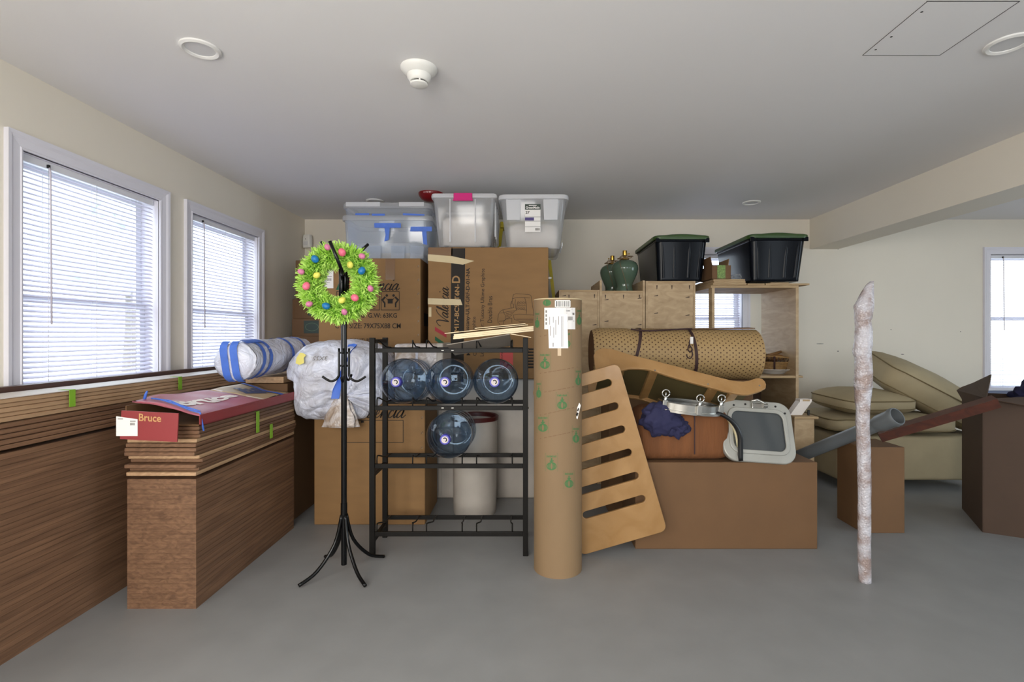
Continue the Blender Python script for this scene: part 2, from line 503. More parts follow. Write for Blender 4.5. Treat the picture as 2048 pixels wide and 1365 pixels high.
Yd = (CEIL - ZC) / (VY - 137) * F; xd = (838 - VX) / F * Yd
t = thing('smoke_detector', 'round white smoke detector on the ceiling', 'smoke detector', (xd, Yd, CEIL))
lathe('base', [(0.082, 0), (0.082, -0.006), (0.074, -0.016), (0.058, -0.030), (0.05, -0.034)], M['white'], t, 40)
lathe('housing', [(0.054, -0.030), (0.052, -0.046), (0.044, -0.058), (0.04, -0.062)], M['white'], t, 40)
lathe('cap', [(0.033, -0.066), (0.039, -0.069), (0.038, -0.076), (0.025, -0.081), (0.012, -0.0825)], M['white'], t, 32)
lathe('vent_gap', [(0.032, -0.060), (0.032, -0.068)], M['black'], t, 24)
for k in range(4):
    a = k * math.pi / 2 + .3
    box('vent_post', 0.036 * math.cos(a) - .003, 0.036 * math.cos(a) + .003, 0.036 * math.sin(a) - .003, 0.036 * math.sin(a) + .003, -0.071, -0.058, M['white'], t)

# ceiling hatch cut-out
t = thing('ceiling_hatch', 'square plaster hatch cut into the ceiling', 'ceiling hatch', (1.62, 1.98, CEIL))
box('panel', -0.165, 0.165, -0.172, 0.172, -0.0012, 0.001, M['ceiling'], t)
bm = bmesh.new()
abox(bm, -0.1662, -0.165, -0.172, 0.172, -0.0018, 0.001)
fin(bm, 'gap', M['black'], t)
box('gap', 0.165, 0.1678, -0.172, 0.172, -0.0018, 0.001, M['black'], t)
box('gap', -0.1665, 0.1678, 0.172, 0.1748, -0.0018, 0.001, M['black'], t)
box('gap', -0.1685, 0.1685, -0.174, -0.172, -0.0015, 0.001, M['black'], t)
for x, y in ((-0.14, 0.13), (-0.14, 0.04), (-0.14, -0.115)):
    lathe('screw_hole', [(0.0045, -0.0020), (0.0045, -0.001)], M['black'], t, 10, loc=(x, y, 0))

# fire sounder
Yf = 4.25
t = thing('fire_sounder', 'red domed fire sounder on the ceiling behind the clear boxes', 'fire alarm', ((862 - VX) / F * Yf, Yf, CEIL))
M['red'] = mat('fire_red_plastic', srgb(120, 12, 18), 0.3)
lathe('dome', [(0.105, 0), (0.105, -0.012), (0.098, -0.028), (0.08, -0.05), (0.055, -0.064), (0.03, -0.07)], M['red'], t, 40)
M['fire_print'] = mat('white_print', srgb(225, 200, 200), 0.5)
def dome_map(x, y):   # lettering wraps the sloping front of the dome
    a = x / 0.1 - math.pi / 2
    f = (y + 0.02) / 0.03
    rr = 0.1065 - 0.006 * (1 - f) - 0.005 * (1 - f) ** 2
    return (rr * math.cos(a), rr * math.sin(a), -0.010 - 0.018 * (1 - f))
Ink().text('FIRE', -0.045, -0.018, 0.062, 0.024, 0.0).lay('lettering', M['fire_print'], t, dome_map)
# motion sensor in the back left corner
t = thing('motion_sensor', 'small white motion sensor in the upper back left corner', 'motion sensor', (XL + .055, YB - .06, 2.20), (0, 0, R(-14)))
bm = bmesh.new(); loft(bm, [(.088, .05, .02, -.066), (.094, .058, .024, -.05), (.094, .066, .026, .03), (.086, .05, .024, .066)])
fin(bm, 'body', M['white'], t, 'auto')
bm = bmesh.new(); loft(bm, [(.05, .014, .006, -.045), (.05, .014, .006, -.005)])
fin(bm, 'lens', M['lens'], t, 'auto', (0, -.03, 0))
lathe('indicator', [(.005, 0), (.004, .006)], M['black'], t, 12, (0, -.028, .02), (R(90), 0, 0))

# scuffs and nail holes in the paint
M['scuff'] = mat('grey_scuff', srgb(120, 116, 108), .8)
for nm_, pts_ in (('wall_back', ((1640, 688, 8, .6), (1676, 703, 1.6, 1.2), (1805, 709, 3.5, 1), (1782, 660, 1.4, .8), (1676, 498.5, 1.6, 1), (1921, 664, 1.3, .9))),):
    wb0 = bpy.data.objects[nm_]
    for px_, py_, w_, h_ in pts_:
        Ink().disc(px_, -py_, w_, h_, 8).lay('scuff_mark', M['scuff'], wb0, lambda a, b: P(a, -b, YB - .0006))
# two trees standing in the yard beyond the left windows
M['bark'] = mat('grey_bark', srgb(150, 140, 130), .9, var=.2, scale=6)
M['leaf'] = mat('pale_spring_foliage', srgb(200, 208, 202), .8, var=.10, scale=1.2)
for k_, (x_, y_, h_, lb_) in enumerate(((-9.5, 7.2, 7.0, 'tall tree in the yard seen through the near left window'), (-11.5, 14.5, 6.2, 'smaller tree in the yard seen through the far left window'))):
    tr = thing('yard_tree', lb_, 'tree', (x_, y_, -.7))
    tube('trunk', [(0, 0, 0), (.08, .05, h_ * .35), (-.05, .1, h_ * .62)], [.22, .17, .10], M['bark'], tr, 10)
    for q_ in range(5):
        a_ = q_ * 1.26 + k_; bm = bmesh.new(); bmesh.ops.create_icosphere(bm, subdivisions=4, radius=1)
        for v in bm.verts:
            d_ = 1 + .35 * noise.noise(v.co * 2.3 + Vector((q_ * 3.1, k_, 0))) + .25 * noise.noise(v.co * 6 + Vector((q_, 0, k_)))
            v.co = v.co * d_ * (h_ * .17)
        fin(bm, 'foliage_cluster', M['leaf'], tr, True, (math.cos(a_) * h_ * .16 * (q_ > 0), math.sin(a_) * h_ * .16 * (q_ > 0), h_ * (.66 + .08 * (q_ % 3) + .12 * (q_ == 0))))
# ================================================================ object materials
M['card'] = mat('brown_cardboard', srgb(134, 100, 60), 0.75, var=0.05, scale=6, bump=0.05, bscale=120, stretch=(1, 1, 3))
M['card_dark'] = mat('dark_brown_cardboard', srgb(106, 76, 47), 0.75, var=0.06, scale=5)
M['card_grey'] = mat('tube_kraft_paper', srgb(132, 107, 77), 0.7, var=0.06, scale=4, stretch=(1, 1, 0.4))
M['card_shade'] = mat('shade_tinted_cardboard', srgb(74, 55, 41), 0.75, var=0.06, scale=5)  # shade on the big right-hand carton, put into a darker base colour
M['tan_ink'] = mat('kraft_coloured_print', srgb(160, 124, 80), 0.8)
M['flag_red'] = mat('red_print', srgb(150, 44, 54), 0.8)
M['flag_green'] = mat('green_print', srgb(24, 84, 54), 0.8)
M['masking'] = mat('cream_masking_tape', srgb(200, 182, 144), 0.6, var=0.03, scale=20)
M['packing'] = mat('glossy_packing_tape', srgb(112, 78, 44), 0.18)
M['blue_tape'] = mat('blue_painters_tape', srgb(70, 112, 205), 0.55, var=0.06, scale=30)
M['green_tape'] = mat('green_painters_tape', srgb(132, 178, 46), 0.55)
M['paper'] = mat('white_label_paper', srgb(232, 228, 224), 0.7)
M['grey_ink'] = mat('grey_print', srgb(120, 116, 112), 0.8)
M['clear'] = clear_mat('clear_tote_plastic', (0.96, 0.97, 0.98, 1), srgb(236, 236, 238), 0.33, 0.12, 0.4, 0.12)
M['clear_rim'] = clear_mat('milky_tote_rim', (0.95, 0.96, 0.97, 1), srgb(240, 240, 242), 0.80, 0.2, 0.35, 0.12)
M['clear_blue'] = clear_mat('bluish_clear_tote_plastic', (0.90, 0.94, 0.99, 1), srgb(226, 232, 242), 0.27, 0.1, 0.4, 0.12)
M['pink'] = mat('magenta_latch', srgb(205, 20, 118), 0.35)
M['contents'] = mat('pale_wrapped_contents', srgb(216, 208, 200), 0.8, var=0.18, scale=7, bump=0.4, bscale=12)
M['tote_dark'] = mat('dark_navy_tote_plastic', srgb(14, 17, 23), 0.2, spec=0.13)
M['tote_lid'] = mat('dark_green_lid', srgb(48, 74, 26), 0.35)
M['ply'] = wood_mat('birch_plywood', srgb(164, 138, 104), srgb(188, 163, 128), 3.5, (2.2, 1, 5), 0.6)
M['ply_edge'] = wood_mat('plywood_edge', srgb(156, 128, 92), srgb(184, 158, 120), 6, (1, 1, 40), 0.65)
M['birch'] = wood_mat('lacquered_birch', srgb(150, 112, 66), srgb(166, 128, 82), 2.6, (2, 2, 7), 0.3, 0.2)
M['dark_wood'] = wood_mat('dark_back_panel', srgb(62, 42, 26), srgb(78, 54, 34), 4, (1, 1, 8), 0.5)
M['olive'] = mat('olive_slide_underside', srgb(82, 72, 44), 0.55, var=0.05)
M['plank'] = wood_mat('pale_plank_edge', srgb(158, 124, 92), srgb(192, 158, 122), 4, (6, 0.5, 14), 0.6)
M['plank_dark'] = wood_mat('brown_plank_edge', srgb(96, 68, 48), srgb(132, 98, 72), 4, (6, 0.5, 14), 0.6)
M['plank_edge_white'] = mat('white_primed_board', srgb(222, 214, 206), 0.5)
M['walnut'] = wood_mat('dark_walnut_board', srgb(62, 40, 32), srgb(84, 56, 44), 4, (8, 0.6, 8), 0.4)
M['mahogany'] = wood_mat('red_brown_timber', srgb(62, 28, 17), srgb(84, 40, 23), 4, (1, 6, 6), 0.35)
M['metal_black'] = mat('black_powder_coat', srgb(24, 22, 20), 0.45, spec=0.16)
M['gloss_black'] = mat('gloss_black_tube', srgb(9, 9, 10), 0.22, spec=0.3)
M['steel'] = mat('brushed_steel', srgb(190, 188, 182), 0.25, 1.0)
M['brass'] = mat('brass', srgb(190, 150, 70), 0.25, 1.0)
M['bottle'] = clear_mat('blue_bottle_plastic', (0.58, 0.68, 0.78, 1), srgb(70, 92, 124), 0.10, 0.04, 0.4, 0.22)
M['cap'] = mat('violet_blue_cap', srgb(74, 72, 176), 0.4)
M['seal'] = mat('white_cap_sticker', srgb(206, 196, 194), 0.5)
def film_mat(name, c1, c2, cscale):
    '''thin crinkled plastic: ridged wrinkles in the normal, uneven cloudiness in the colour'''
    m, t, b = nt(name)
    tc = t.nodes.new('ShaderNodeTexCoord'); hs = []
    for sc, ds in ((7.0, 1.5), (19.0, 1.0)):
        nz = t.nodes.new('ShaderNodeTexNoise'); nz.inputs['Scale'].default_value = sc; nz.inputs['Detail'].default_value = 3; nz.inputs['Distortion'].default_value = ds
        mr = t.nodes.new('ShaderNodeMath'); mr.operation = 'SUBTRACT'; mr.inputs[1].default_value = .5
        ab = t.nodes.new('ShaderNodeMath'); ab.operation = 'ABSOLUTE'; sq = t.nodes.new('ShaderNodeMath'); sq.operation = 'POWER'; sq.inputs[1].default_value = .6
        t.links.new(tc.outputs['Object'], nz.inputs['Vector']); t.links.new(nz.outputs['Fac'], mr.inputs[0]); t.links.new(mr.outputs[0], ab.inputs[0]); t.links.new(ab.outputs[0], sq.inputs[0]); hs.append(sq)
    ad = t.nodes.new('ShaderNodeMath'); ad.operation = 'MULTIPLY_ADD'; ad.inputs[1].default_value = .45
    t.links.new(hs[1].outputs[0], ad.inputs[0]); t.links.new(hs[0].outputs[0], ad.inputs[2])
    bp = t.nodes.new('ShaderNodeBump'); bp.inputs['Strength'].default_value = .5; bp.inputs['Distance'].default_value = .025
    t.links.new(ad.outputs[0], bp.inputs['Height']); t.links.new(bp.outputs[0], b.inputs['Normal'])
    n2 = t.nodes.new('ShaderNodeTexNoise'); n2.inputs['Scale'].default_value = cscale; n2.inputs['Detail'].default_value = 5; n2.inputs['Distortion'].default_value = 1.0
    cr = t.nodes.new('ShaderNodeValToRGB'); cr.color_ramp.elements[0].position = .35; cr.color_ramp.elements[1].position = .6
    cr.color_ramp.elements[0].color = c1; cr.color_ramp.elements[1].color = c2
    t.links.new(tc.outputs['Object'], n2.inputs['Vector']); t.links.new(n2.outputs['Fac'], cr.inputs[0]); t.links.new(cr.outputs[0], b.inputs['Base Color'])
    b.inputs['Roughness'].default_value = .24
    return m
M['film'] = film_mat('white_plastic_film', srgb(194, 194, 204), srgb(222, 226, 242), 6.0)
M['film_tan'] = film_mat('film_over_cardboard', srgb(160, 138, 116), srgb(206, 200, 200), 9.0)
M['yellow'] = mat('yellow_fibreglass', srgb(214, 190, 40), 0.5)
M['yellow_note'] = mat('yellow_sticker', srgb(236, 222, 120), 0.6)
M['wreath'] = mat('lime_raffia', srgb(160, 214, 66), 0.55, col2=srgb(206, 240, 128), scale=30)
M['wreath_core'] = mat('green_wreath_core', srgb(96, 150, 30), 0.8)
for n_, c_ in (('egg_pink', (238, 110, 136)), ('egg_blue', (20, 112, 170)), ('egg_yellow', (228, 222, 96)), ('egg_mauve', (206, 120, 156))):
    M[n_] = mat(n_.replace('egg_', '') + '_glitter_egg', srgb(*c_), 0.35, var=0.12, scale=120, bump=0.2, bscale=300)
M['carton_red'] = mat('red_printed_carton', srgb(140, 52, 54), 0.5, var=0.05, scale=5)
M['carton_pink'] = mat('faded_pink_carton_top', srgb(172, 96, 108), 0.45, var=0.06, scale=7, bump=0.15, bscale=14)
M['carton_tan'] = mat('tan_carton_top', srgb(186, 160, 124), 0.5, var=0.05, scale=6, bump=0.12, bscale=14)
M['cream_ink'] = mat('cream_print', srgb(240, 226, 214), 0.5)
M['gold_ink'] = mat('gold_print', srgb(196, 150, 98), 0.5)
M['navy_ink'] = mat('navy_print', srgb(64, 74, 116), 0.5)
M['celadon'] = mat('celadon_glaze', srgb(78, 96, 80), 0.1, var=0.05, scale=5)
M['cord_gold'] = mat('clear_gold_lamp_cord', srgb(110, 86, 54), 0.35)
M['beige'] = mat('beige_velvet', srgb(164, 149, 118), 0.85, var=0.07, scale=5, bump=0.2, bscale=10)
M['beige_pipe'] = mat('beige_piping', srgb(116, 100, 68), 0.8)
M['navy'] = mat('navy_fabric', srgb(36, 36, 70), 0.85, bump=0.4, bscale=18)
M['corduroy'] = mat('brown_corduroy', srgb(112, 68, 34), 0.85, var=0.14, scale=22, stretch=(1, 1, .15), bump=0.5, bscale=60)
M['cream_vinyl'] = mat('cream_vinyl', srgb(226, 214, 176), 0.45)
M['cast_alu'] = mat('white_cast_aluminium', srgb(166, 165, 158), 0.35, 0.25, var=0.05, scale=12)
M['smoke_glass'] = mat('smoked_hatch_glass', srgb(72, 76, 78), 0.12)
M['pvc'] = mat('grey_pvc', srgb(98, 102, 104), 0.4)
M['wicker'] = mat('brown_wicker', srgb(150, 116, 70), 0.7, var=0.25, scale=40, bump=0.3, bscale=80)
M['wicker_dark'] = mat('dark_wicker', srgb(74, 50, 34), 0.7, var=0.2, scale=40)
M['china'] = mat('white_china', srgb(216, 214, 210), 0.15)
M['drum_red'] = mat('dark_red_rim', srgb(70, 22, 20), 0.4)
M['grey_wrap'] = mat('greyish_wrapped_crate', srgb(176, 168, 158), 0.4, var=0.08, scale=6, bump=0.2, bscale=12)
M['blue_grey'] = mat('blue_grey_panel', srgb(112, 120, 146), 0.5)
M['strap'] = mat('brown_bungee_strap', srgb(58, 34, 32), 0.7)
M['onion'] = mat('green_emblem_print', srgb(70, 112, 66), 0.8)

# bubble wrap: small round blisters
m_, t_, b_ = nt('bubble_wrap')
b_.inputs['Base Color'].default_value = srgb(224, 216, 220); b_.inputs['Roughness'].default_value = 0.22
tc_ = t_.nodes.new('ShaderNodeTexCoord'); vo_ = t_.nodes.new('ShaderNodeTexVoronoi'); vo_.inputs['Scale'].default_value = 95
bp_ = t_.nodes.new('ShaderNodeBump'); bp_.inputs['Strength'].default_value = 0.8; bp_.inputs['Distance'].default_value = 0.004; bp_.invert = True
t_.links.new(tc_.outputs['Object'], vo_.inputs['Vector']); t_.links.new(vo_.outputs['Distance'], bp_.inputs['Height']); t_.links.new(bp_.outputs[0], b_.inputs['Normal'])
nz_ = t_.nodes.new('ShaderNodeTexNoise'); nz_.inputs['Scale'].default_value = 13; nz_.inputs['Detail'].default_value = 5; cr_ = t_.nodes.new('ShaderNodeValToRGB')
cr_.color_ramp.elements[0].color = srgb(150, 132, 126); cr_.color_ramp.elements[1].color = srgb(190, 186, 191)
cr_.color_ramp.elements[0].position = .38; cr_.color_ramp.elements[1].position = .58
t_.links.new(tc_.outputs['Object'], nz_.inputs['Vector']); t_.links.new(nz_.outputs['Fac'], cr_.inputs[0]); t_.links.new(cr_.outputs[0], b_.inputs['Base Color'])
M['bubble'] = m_

# padded roll: staggered small brown diamonds on tan, laid out in the UV map of the roll
m_, t_, b_ = nt('dotted_tan_backing')
uv_ = t_.nodes.new('ShaderNodeUVMap'); uv_.uv_map = 'uv'
masks = []
for off in (0.0, 0.5):
    ad = t_.nodes.new('ShaderNodeVectorMath'); ad.operation = 'ADD'; ad.inputs[1].default_value = (off, off, 0)
    fr = t_.nodes.new('ShaderNodeVectorMath'); fr.operation = 'FRACTION'
    sb = t_.nodes.new('ShaderNodeVectorMath'); sb.operation = 'SUBTRACT'; sb.inputs[1].default_value = (.5, .5, 0)
    ml = t_.nodes.new('ShaderNodeVectorMath'); ml.operation = 'MULTIPLY'; ml.inputs[1].default_value = (1.0, 0.8, 0)
    ln = t_.nodes.new('ShaderNodeVectorMath'); ln.operation = 'LENGTH'
    lt = t_.nodes.new('ShaderNodeMath'); lt.operation = 'LESS_THAN'; lt.inputs[1].default_value = 0.12
    t_.links.new(uv_.outputs[0], ad.inputs[0]); t_.links.new(ad.outputs[0], fr.inputs[0]); t_.links.new(fr.outputs[0], sb.inputs[0])
    t_.links.new(sb.outputs[0], ml.inputs[0]); t_.links.new(ml.outputs[0], ln.inputs[0]); t_.links.new(ln.outputs['Value'], lt.inputs[0]); masks.append(lt)
mx = t_.nodes.new('ShaderNodeMath'); mx.operation = 'MAXIMUM'
t_.links.new(masks[0].outputs[0], mx.inputs[0]); t_.links.new(masks[1].outputs[0], mx.inputs[1])
mc = t_.nodes.new('ShaderNodeMix'); mc.data_type = 'RGBA'
mc.inputs['A'].default_value = srgb(164, 135, 90); mc.inputs['B'].default_value = srgb(84, 54, 26)
t_.links.new(mx.outputs[0], mc.inputs['Factor']); t_.links.new(mc.outputs['Result'], b_.inputs['Base Color'])
b_.inputs['Roughness'].default_value = 0.6
M['dotted'] = m_
# ================================================================ left side: planks, cartons, roll
random.seed(11)
def front(parent_loc, Yf):
    """map world X,Z print coordinates onto a face that looks at the viewer (parent at parent_loc)"""
    def f(x, z): return (x - parent_loc[0], Yf - parent_loc[1], z - parent_loc[2])
    return f

def plank(x0, x1, y0, y1, z0, z1, m, label, group, yaw=0.0, name='plank'):
    cx, cy = (x0 + x1) / 2, (y0 + y1) / 2
    bm = bmesh.new(); abox(bm, x0 - cx, x1 - cx, y0 - cy, y1 - cy, 0, z1 - z0)
    bmesh.ops.bevel(bm, geom=list(bm.edges), offset=0.0025, segments=1, affect='EDGES')
    return tag(fin(bm, name, m, None, False, (cx, cy, z0), (0, 0, yaw)), label, 'plank', group)

# pile along the wall under the near window
ORD = ['topmost', 'second from top', 'third from top', 'fourth from top', 'fifth from top', 'sixth from top', 'seventh from top', 'eighth from top', 'ninth from top', 'tenth from top', 'eleventh from top', 'lowest']
NP = 'long pale plank in the taped upper bundle along the left wall'
z = 0.894
for k in range(5):
    top = k == 4
    plank(-2.19 + random.uniform(-.004, .004), -2.015 + random.uniform(-.012, .003) - (.006 if k % 2 else 0), 0.9, 4.2, z, z + 0.0174, M['plank'],
          'pale plank, %s in the taped bundle along the left wall' % ORD[4 - k], 'taped bundle of pale planks')
    z += 0.0185
tag(box('board', -2.19, -2.012, 0.9, 4.2, z, z + .003, M['plank_edge_white'], None), 'thin white-edged board on top of the taped planks', 'board')
z = 0.80
for k in range(5):
    plank(-2.2, -1.955 + (k % 2) * .006 - k * .010, 0.9, 4.1, z, z + 0.0168, M['plank_dark'],
          'brown plank, %s below the taped pale bundle by the left wall' % ORD[4 - k], 'brown planks under the taped bundle')
    z += 0.0185
# tall dark board leaning on the wall behind the bundle
tag(box('dark_board', -2.245, -2.205, 0.9, 4.3, 0.80, 1.012, M['walnut'], None, .002), 'dark walnut board on edge against the left wall under the windows', 'board')
# bundle under the red carton
GP = 'brown plank edge in the pile right under the red flooring carton'
z = 0.60
for k in range(12):
    plank(-1.79, -1.47 + random.uniform(-.008, .006), 2.25 + random.uniform(-.02, .02), 3.2, z, z + 0.0168, M['plank_dark'] if k % 4 else M['plank'],
          'plank, %s in the pile under the red flooring carton' % ORD[11 - k], 'planks under the red carton')
    z += 0.0185
# the rest of the pile, out of sight below
bm = bmesh.new()
zz = 0.0
while zz < 0.78:
    abox(bm, -2.24, -1.955, 0.9, 4.1, zz, zz + .0215); zz += 0.0225
o = fin(bm, 'plank_pile', M['plank_dark']); o['kind'] = 'stuff'; tag(o, 'lower layers of brown planks against the left wall', 'planks')
bm = bmesh.new(); zz = 0.0
while zz < 0.58:
    abox(bm, -1.79, -1.48, 2.25, 3.2, zz, zz + .0215); zz += 0.0225
o = fin(bm, 'plank_pile', M['plank_dark']); o['kind'] = 'stuff'; tag(o, 'lower layers of brown planks beneath the red carton pile', 'planks')
# support board so the roll rests on the pile
def tape_strip(label, x, y, z0, z1, w=0.03, xt=0.05):
    bm = bmesh.new(); 
    abox(bm, x, x + .0016, y, y + w, z0, z1); abox(bm, x - xt, x + .0016, y, y + w, z1, z1 + .0012)
    bmesh.ops.remove_doubles(bm, verts=bm.verts, dist=1e-6)
    tag(fin(bm, 'tape_strip', M['green_tape']), label, 'tape')
tape_strip('short green tape strip at the near end of the pale plank bundle', -2.0105, 2.205, 0.915, 0.990)
tape_strip('green tape strip on the pale planks nearest the wrapped roll', -2.0105, 2.90, 0.915, 0.990)
tape_strip('long green tape strip on the brown planks under the red carton', -1.462, 2.72, 0.70, 0.815, .03, .02)
tape_strip('small green tape strip low on the brown planks near the white bag', -1.462, 2.865, 0.64, 0.72, .03, .0)

# red flooring carton, opened
CX = (-1.62, 2.3, 0.826)
c = thing('flooring_carton', 'long red flooring carton with torn pink lid lying on planks', 'carton', CX)
def cpt(x, y, z): return (x - CX[0], y - CX[1], z - CX[2])
NX, NY = 14, 30
def top_z(u, v):   # u across (0 left .. 1 right), v along (0 near .. 1 far)
    return 0.940 - 0.066 * u - 0.018 * v + 0.004 * math.sin(v * 9 + u * 3) + 0.008 * noise.noise(Vector((u * 3, v * 7, 2))) - 0.02 * max(0, .12 - v) * 3 * (1 - u)
def top_x(u, v): return -1.785 + 0.33 * u + 0.006 * math.sin(v * 23) * (1 - u)
Y0, Y1 = 2.235, 3.20
def sheet(name, v0, v1, m):
    bm = bmesh.new(); rows = []
    n = max(2, int(NY * (v1 - v0)))
    for dz in (0.0, -0.004):
        rows.append([[bm.verts.new(cpt(top_x(i / NX, v), Y0 + (Y1 - Y0) * v + (0.06 * (1 - i / NX) if v < .02 else 0), top_z(i / NX, v) + dz)) for i in range(NX + 1)] for v in (v0 + (v1 - v0) * j / n for j in range(n + 1))])
    for r in rows:
        for j in range(n):
            for i in range(NX): bm.faces.new((r[j][i], r[j][i + 1], r[j + 1][i + 1], r[j + 1][i]))
    t_, b_ = rows
    for j in range(n):
        for i in (0, NX): bm.faces.new((t_[j][i], b_[j][i], b_[j + 1][i], t_[j + 1][i]))
    for i in range(NX):
        for j in (0, n): bm.faces.new((t_[j][i], b_[j][i], b_[j][i + 1], t_[j][i + 1]))
    return fin(bm, name, m, c, True)
lid = sheet('lid', 0.0, 0.60, M['carton_pink']); lid['label'] = 'faded pink lid with cream lettering'
sheet('lid_end', 0.60, 1.0, M['carton_tan'])
def lid_map(u, v, e=.0025): return cpt(top_x(u, v), Y0 + (Y1 - Y0) * v, top_z(u, v) + e)
Ink().text('Bruce', 0.10, -0.62, 0.46, 0.30, 0.045).lay('printed_lettering', M['cream_ink'], c, lambda a, b: lid_map(-b, a))
ph = Ink().poly([(.66, -.55), (.80, -.72), (.90, -.34), (.76, -.16)])
ph.lay('printed_picture', M['navy_ink'], c, lambda a, b: lid_map(-b, a, .003))
ik = Ink()
for k, (a, b) in enumerate(((.72, -.30), (.76, -.34), (.80, -.38), (.78, -.50), (.82, -.52), (.74, -.46))):
    ik.rect(a, b, a + .03, b + .05)
ik.lay('printed_windows', M['carton_tan'], c, lambda a, b: lid_map(-b, a, .004))
Ink().rect(.70, -.92, .78, -.89).rect(.79, -.92, .92, -.89).lay('printed_caption', M['ink'], c, lambda a, b: lid_map(-b, a, .003))
Ink().rect(.61, -.98, .64, -.02).lay('cream_stripe', M['cream_ink'], c, lambda a, b: lid_map(-b, a, .0028))
box('side_panel', *[v for v in (-1.46 - CX[0], -1.455 - CX[0])], 2.24 - CX[1], 3.2 - CX[1], 0.826 - CX[2], 0.876 - CX[2], M['carton_red'], c)
box('base', -1.785 - CX[0], -1.455 - CX[0], 2.24 - CX[1], 3.2 - CX[1], 0.0, 0.006, M['card_dark'], c)
box('side_panel', -1.79 - CX[0], -1.785 - CX[0], 2.24 - CX[1], 3.2 - CX[1], 0.0, 0.09, M['card_dark'], c)
fl = box('end_flap', -1.735 - CX[0], -1.49 - CX[0], 2.145 - CX[1], 2.150 - CX[1], 0.78 - CX[2], 0.903 - CX[2], M['carton_red'], c)
fl.rotation_euler = (0, R(3), 0)
Ink().text('Bruce', -1.655, 0.862, 0.095, 0.032, 0.015).lay('end_lettering', M['gold_ink'], c, lambda x, z: cpt(x, 2.1435, z - (x + 1.61) * .052))
lb = Ink().poly([(-1.752, .80), (-1.66, .80), (-1.66, .872), (-1.752, .885)]).lay('paper_label', M['paper'], c, lambda x, z: cpt(x, 2.1425, z))
ik = Ink()
for k in range(9): ik.rect(-1.692 + k * .0024, .846, -1.692 + k * .0024 + .0013, .857)
ik.rect(-1.745, .872, -1.722, .875); ik.rect(-1.692, .862, -1.668, .8655)
ik.lay('label_print', M['grey_ink'], c, lambda x, z: cpt(x, 2.1418, z))
bm = bmesh.new()
for a, b in (((.02, .30), (.10, .92)),):
    pass
bm.free()
tube('blue_string', [lid_map(u, v, .008) for u, v in ((.12, .10), (.3, .085), (.55, .06), (.8, .03), (.98, .015))] + [cpt(-1.452, 2.26, .80)], 0.004, M['blue_tape'], c, 6)
tube('blue_string', [lid_map(u, v, .012) for u, v in ((.2, .085), (.42, .085), (.66, .045), (.95, .03))], 0.003, M['blue_tape'], c, 6)
bm = bmesh.new()
pp = [(-1.775, 2.33, .925), (-1.768, 2.33, .955), (-1.757, 2.325, .972)]
atube(bm, [cpt(*p) for p in pp], [.007, .006, .004], 6); fin(bm, 'blue_tape_end', M['blue_tape'], c, True)
for v in (0.93,):
    bm = bmesh.new(); rows = []
    for dv in (0, .045):
        rows.append([bm.verts.new(lid_map(k / 10, v + dv - .10 * k / 10 , .004)) for k in range(11)])
    for k in range(10): bm.faces.new((rows[0][k], rows[0][k + 1], rows[1][k + 1], rows[1][k]))
    fin(bm, 'blue_tape_band', M['blue_tape'], c, True)

# ---- plastic wrapped roll with blue tape
def roll_mesh(p0, p1, r, nu, nv, lump, seed, squash=0.05):
    p0, p1 = Vector(p0), Vector(p1); ax = (p1 - p0).normalized()
    u = ax.cross(Vector((0, 0, 1))).normalized(); v = u.cross(ax).normalized(); L = (p1 - p0).length
    bm = bmesh.new(); rings = []
    ends = [(-.035, .12), (-.034, .45), (-.026, .75), (-.010, .93), (.015, 1.0)]
    st = [(e / L, q) for e, q in ends] + [(k / nv, 1.0) for k in range(1, nv)] + [(1 - e / L, q) for e, q in reversed(ends)]
    for s, q in st:
        ring = []
        for k in range(nu):
            a = 2 * math.pi * k / nu
            d = 1 + lump * noise.noise(Vector((math.cos(a) * 2 + seed, math.sin(a) * 2, s * 6))) + lump * .5 * abs(noise.noise(Vector((math.cos(a) * 5, math.sin(a) * 5 + seed, s * 14))))
            rr = r * q * d
            ring.append(bm.verts.new(p0 + ax * (s * L) + u * math.cos(a) * rr * (1 + squash) + v * math.sin(a) * rr))
        rings.append(ring)
    skin(bm, rings)
    return bm, (p0, ax, u, v, L)
RB = Vector((-1.66, 3.3, 0.985))
t = thing('wrapped_roll', 'long roll wrapped in clouded plastic with blue tape on planks', 'wrapped roll', RB)
bm, fr = roll_mesh(Vector((-1.678, 2.885, 1.080)) - RB, Vector((-1.680, 3.70, 1.108)) - RB, 0.113, 64, 60, 0.075, 3.0)
fin(bm, 'plastic_wrap', M['film'], t, True)
def roll_band(name, s0, w, skew=0.0, a0=0.0, a1=2 * math.pi, rad=0.1195):
    p0, ax, u, v, L = fr; bm = bmesh.new(); n = 36; rows = ([], [])
    for k in range(n + 1):
        a = a0 + (a1 - a0) * k / n
        for j, d in enumerate((0, w)):
            rows[j].append(bm.verts.new(p0 + ax * (s0 + d + skew * math.sin(a)) + u * math.cos(a) * rad * 1.04 + v * math.sin(a) * rad))
    for k in range(n): bm.faces.new((rows[0][k], rows[0][k + 1], rows[1][k + 1], rows[1][k]))
    return fin(bm, name, M['blue_tape'], t, True)
roll_band('blue_tape_ring', .085, .036, .03); roll_band('blue_tape_ring', .165, .036, .025); roll_band('blue_tape_ring', .46, .034, .02); roll_band('blue_tape_ring', .66, .03, .02)
roll_band('blue_tape_patch', .02, .19, 0, R(60), R(88), .1225)
p0, ax, u, v, L = fr                                     # two strips over the near end
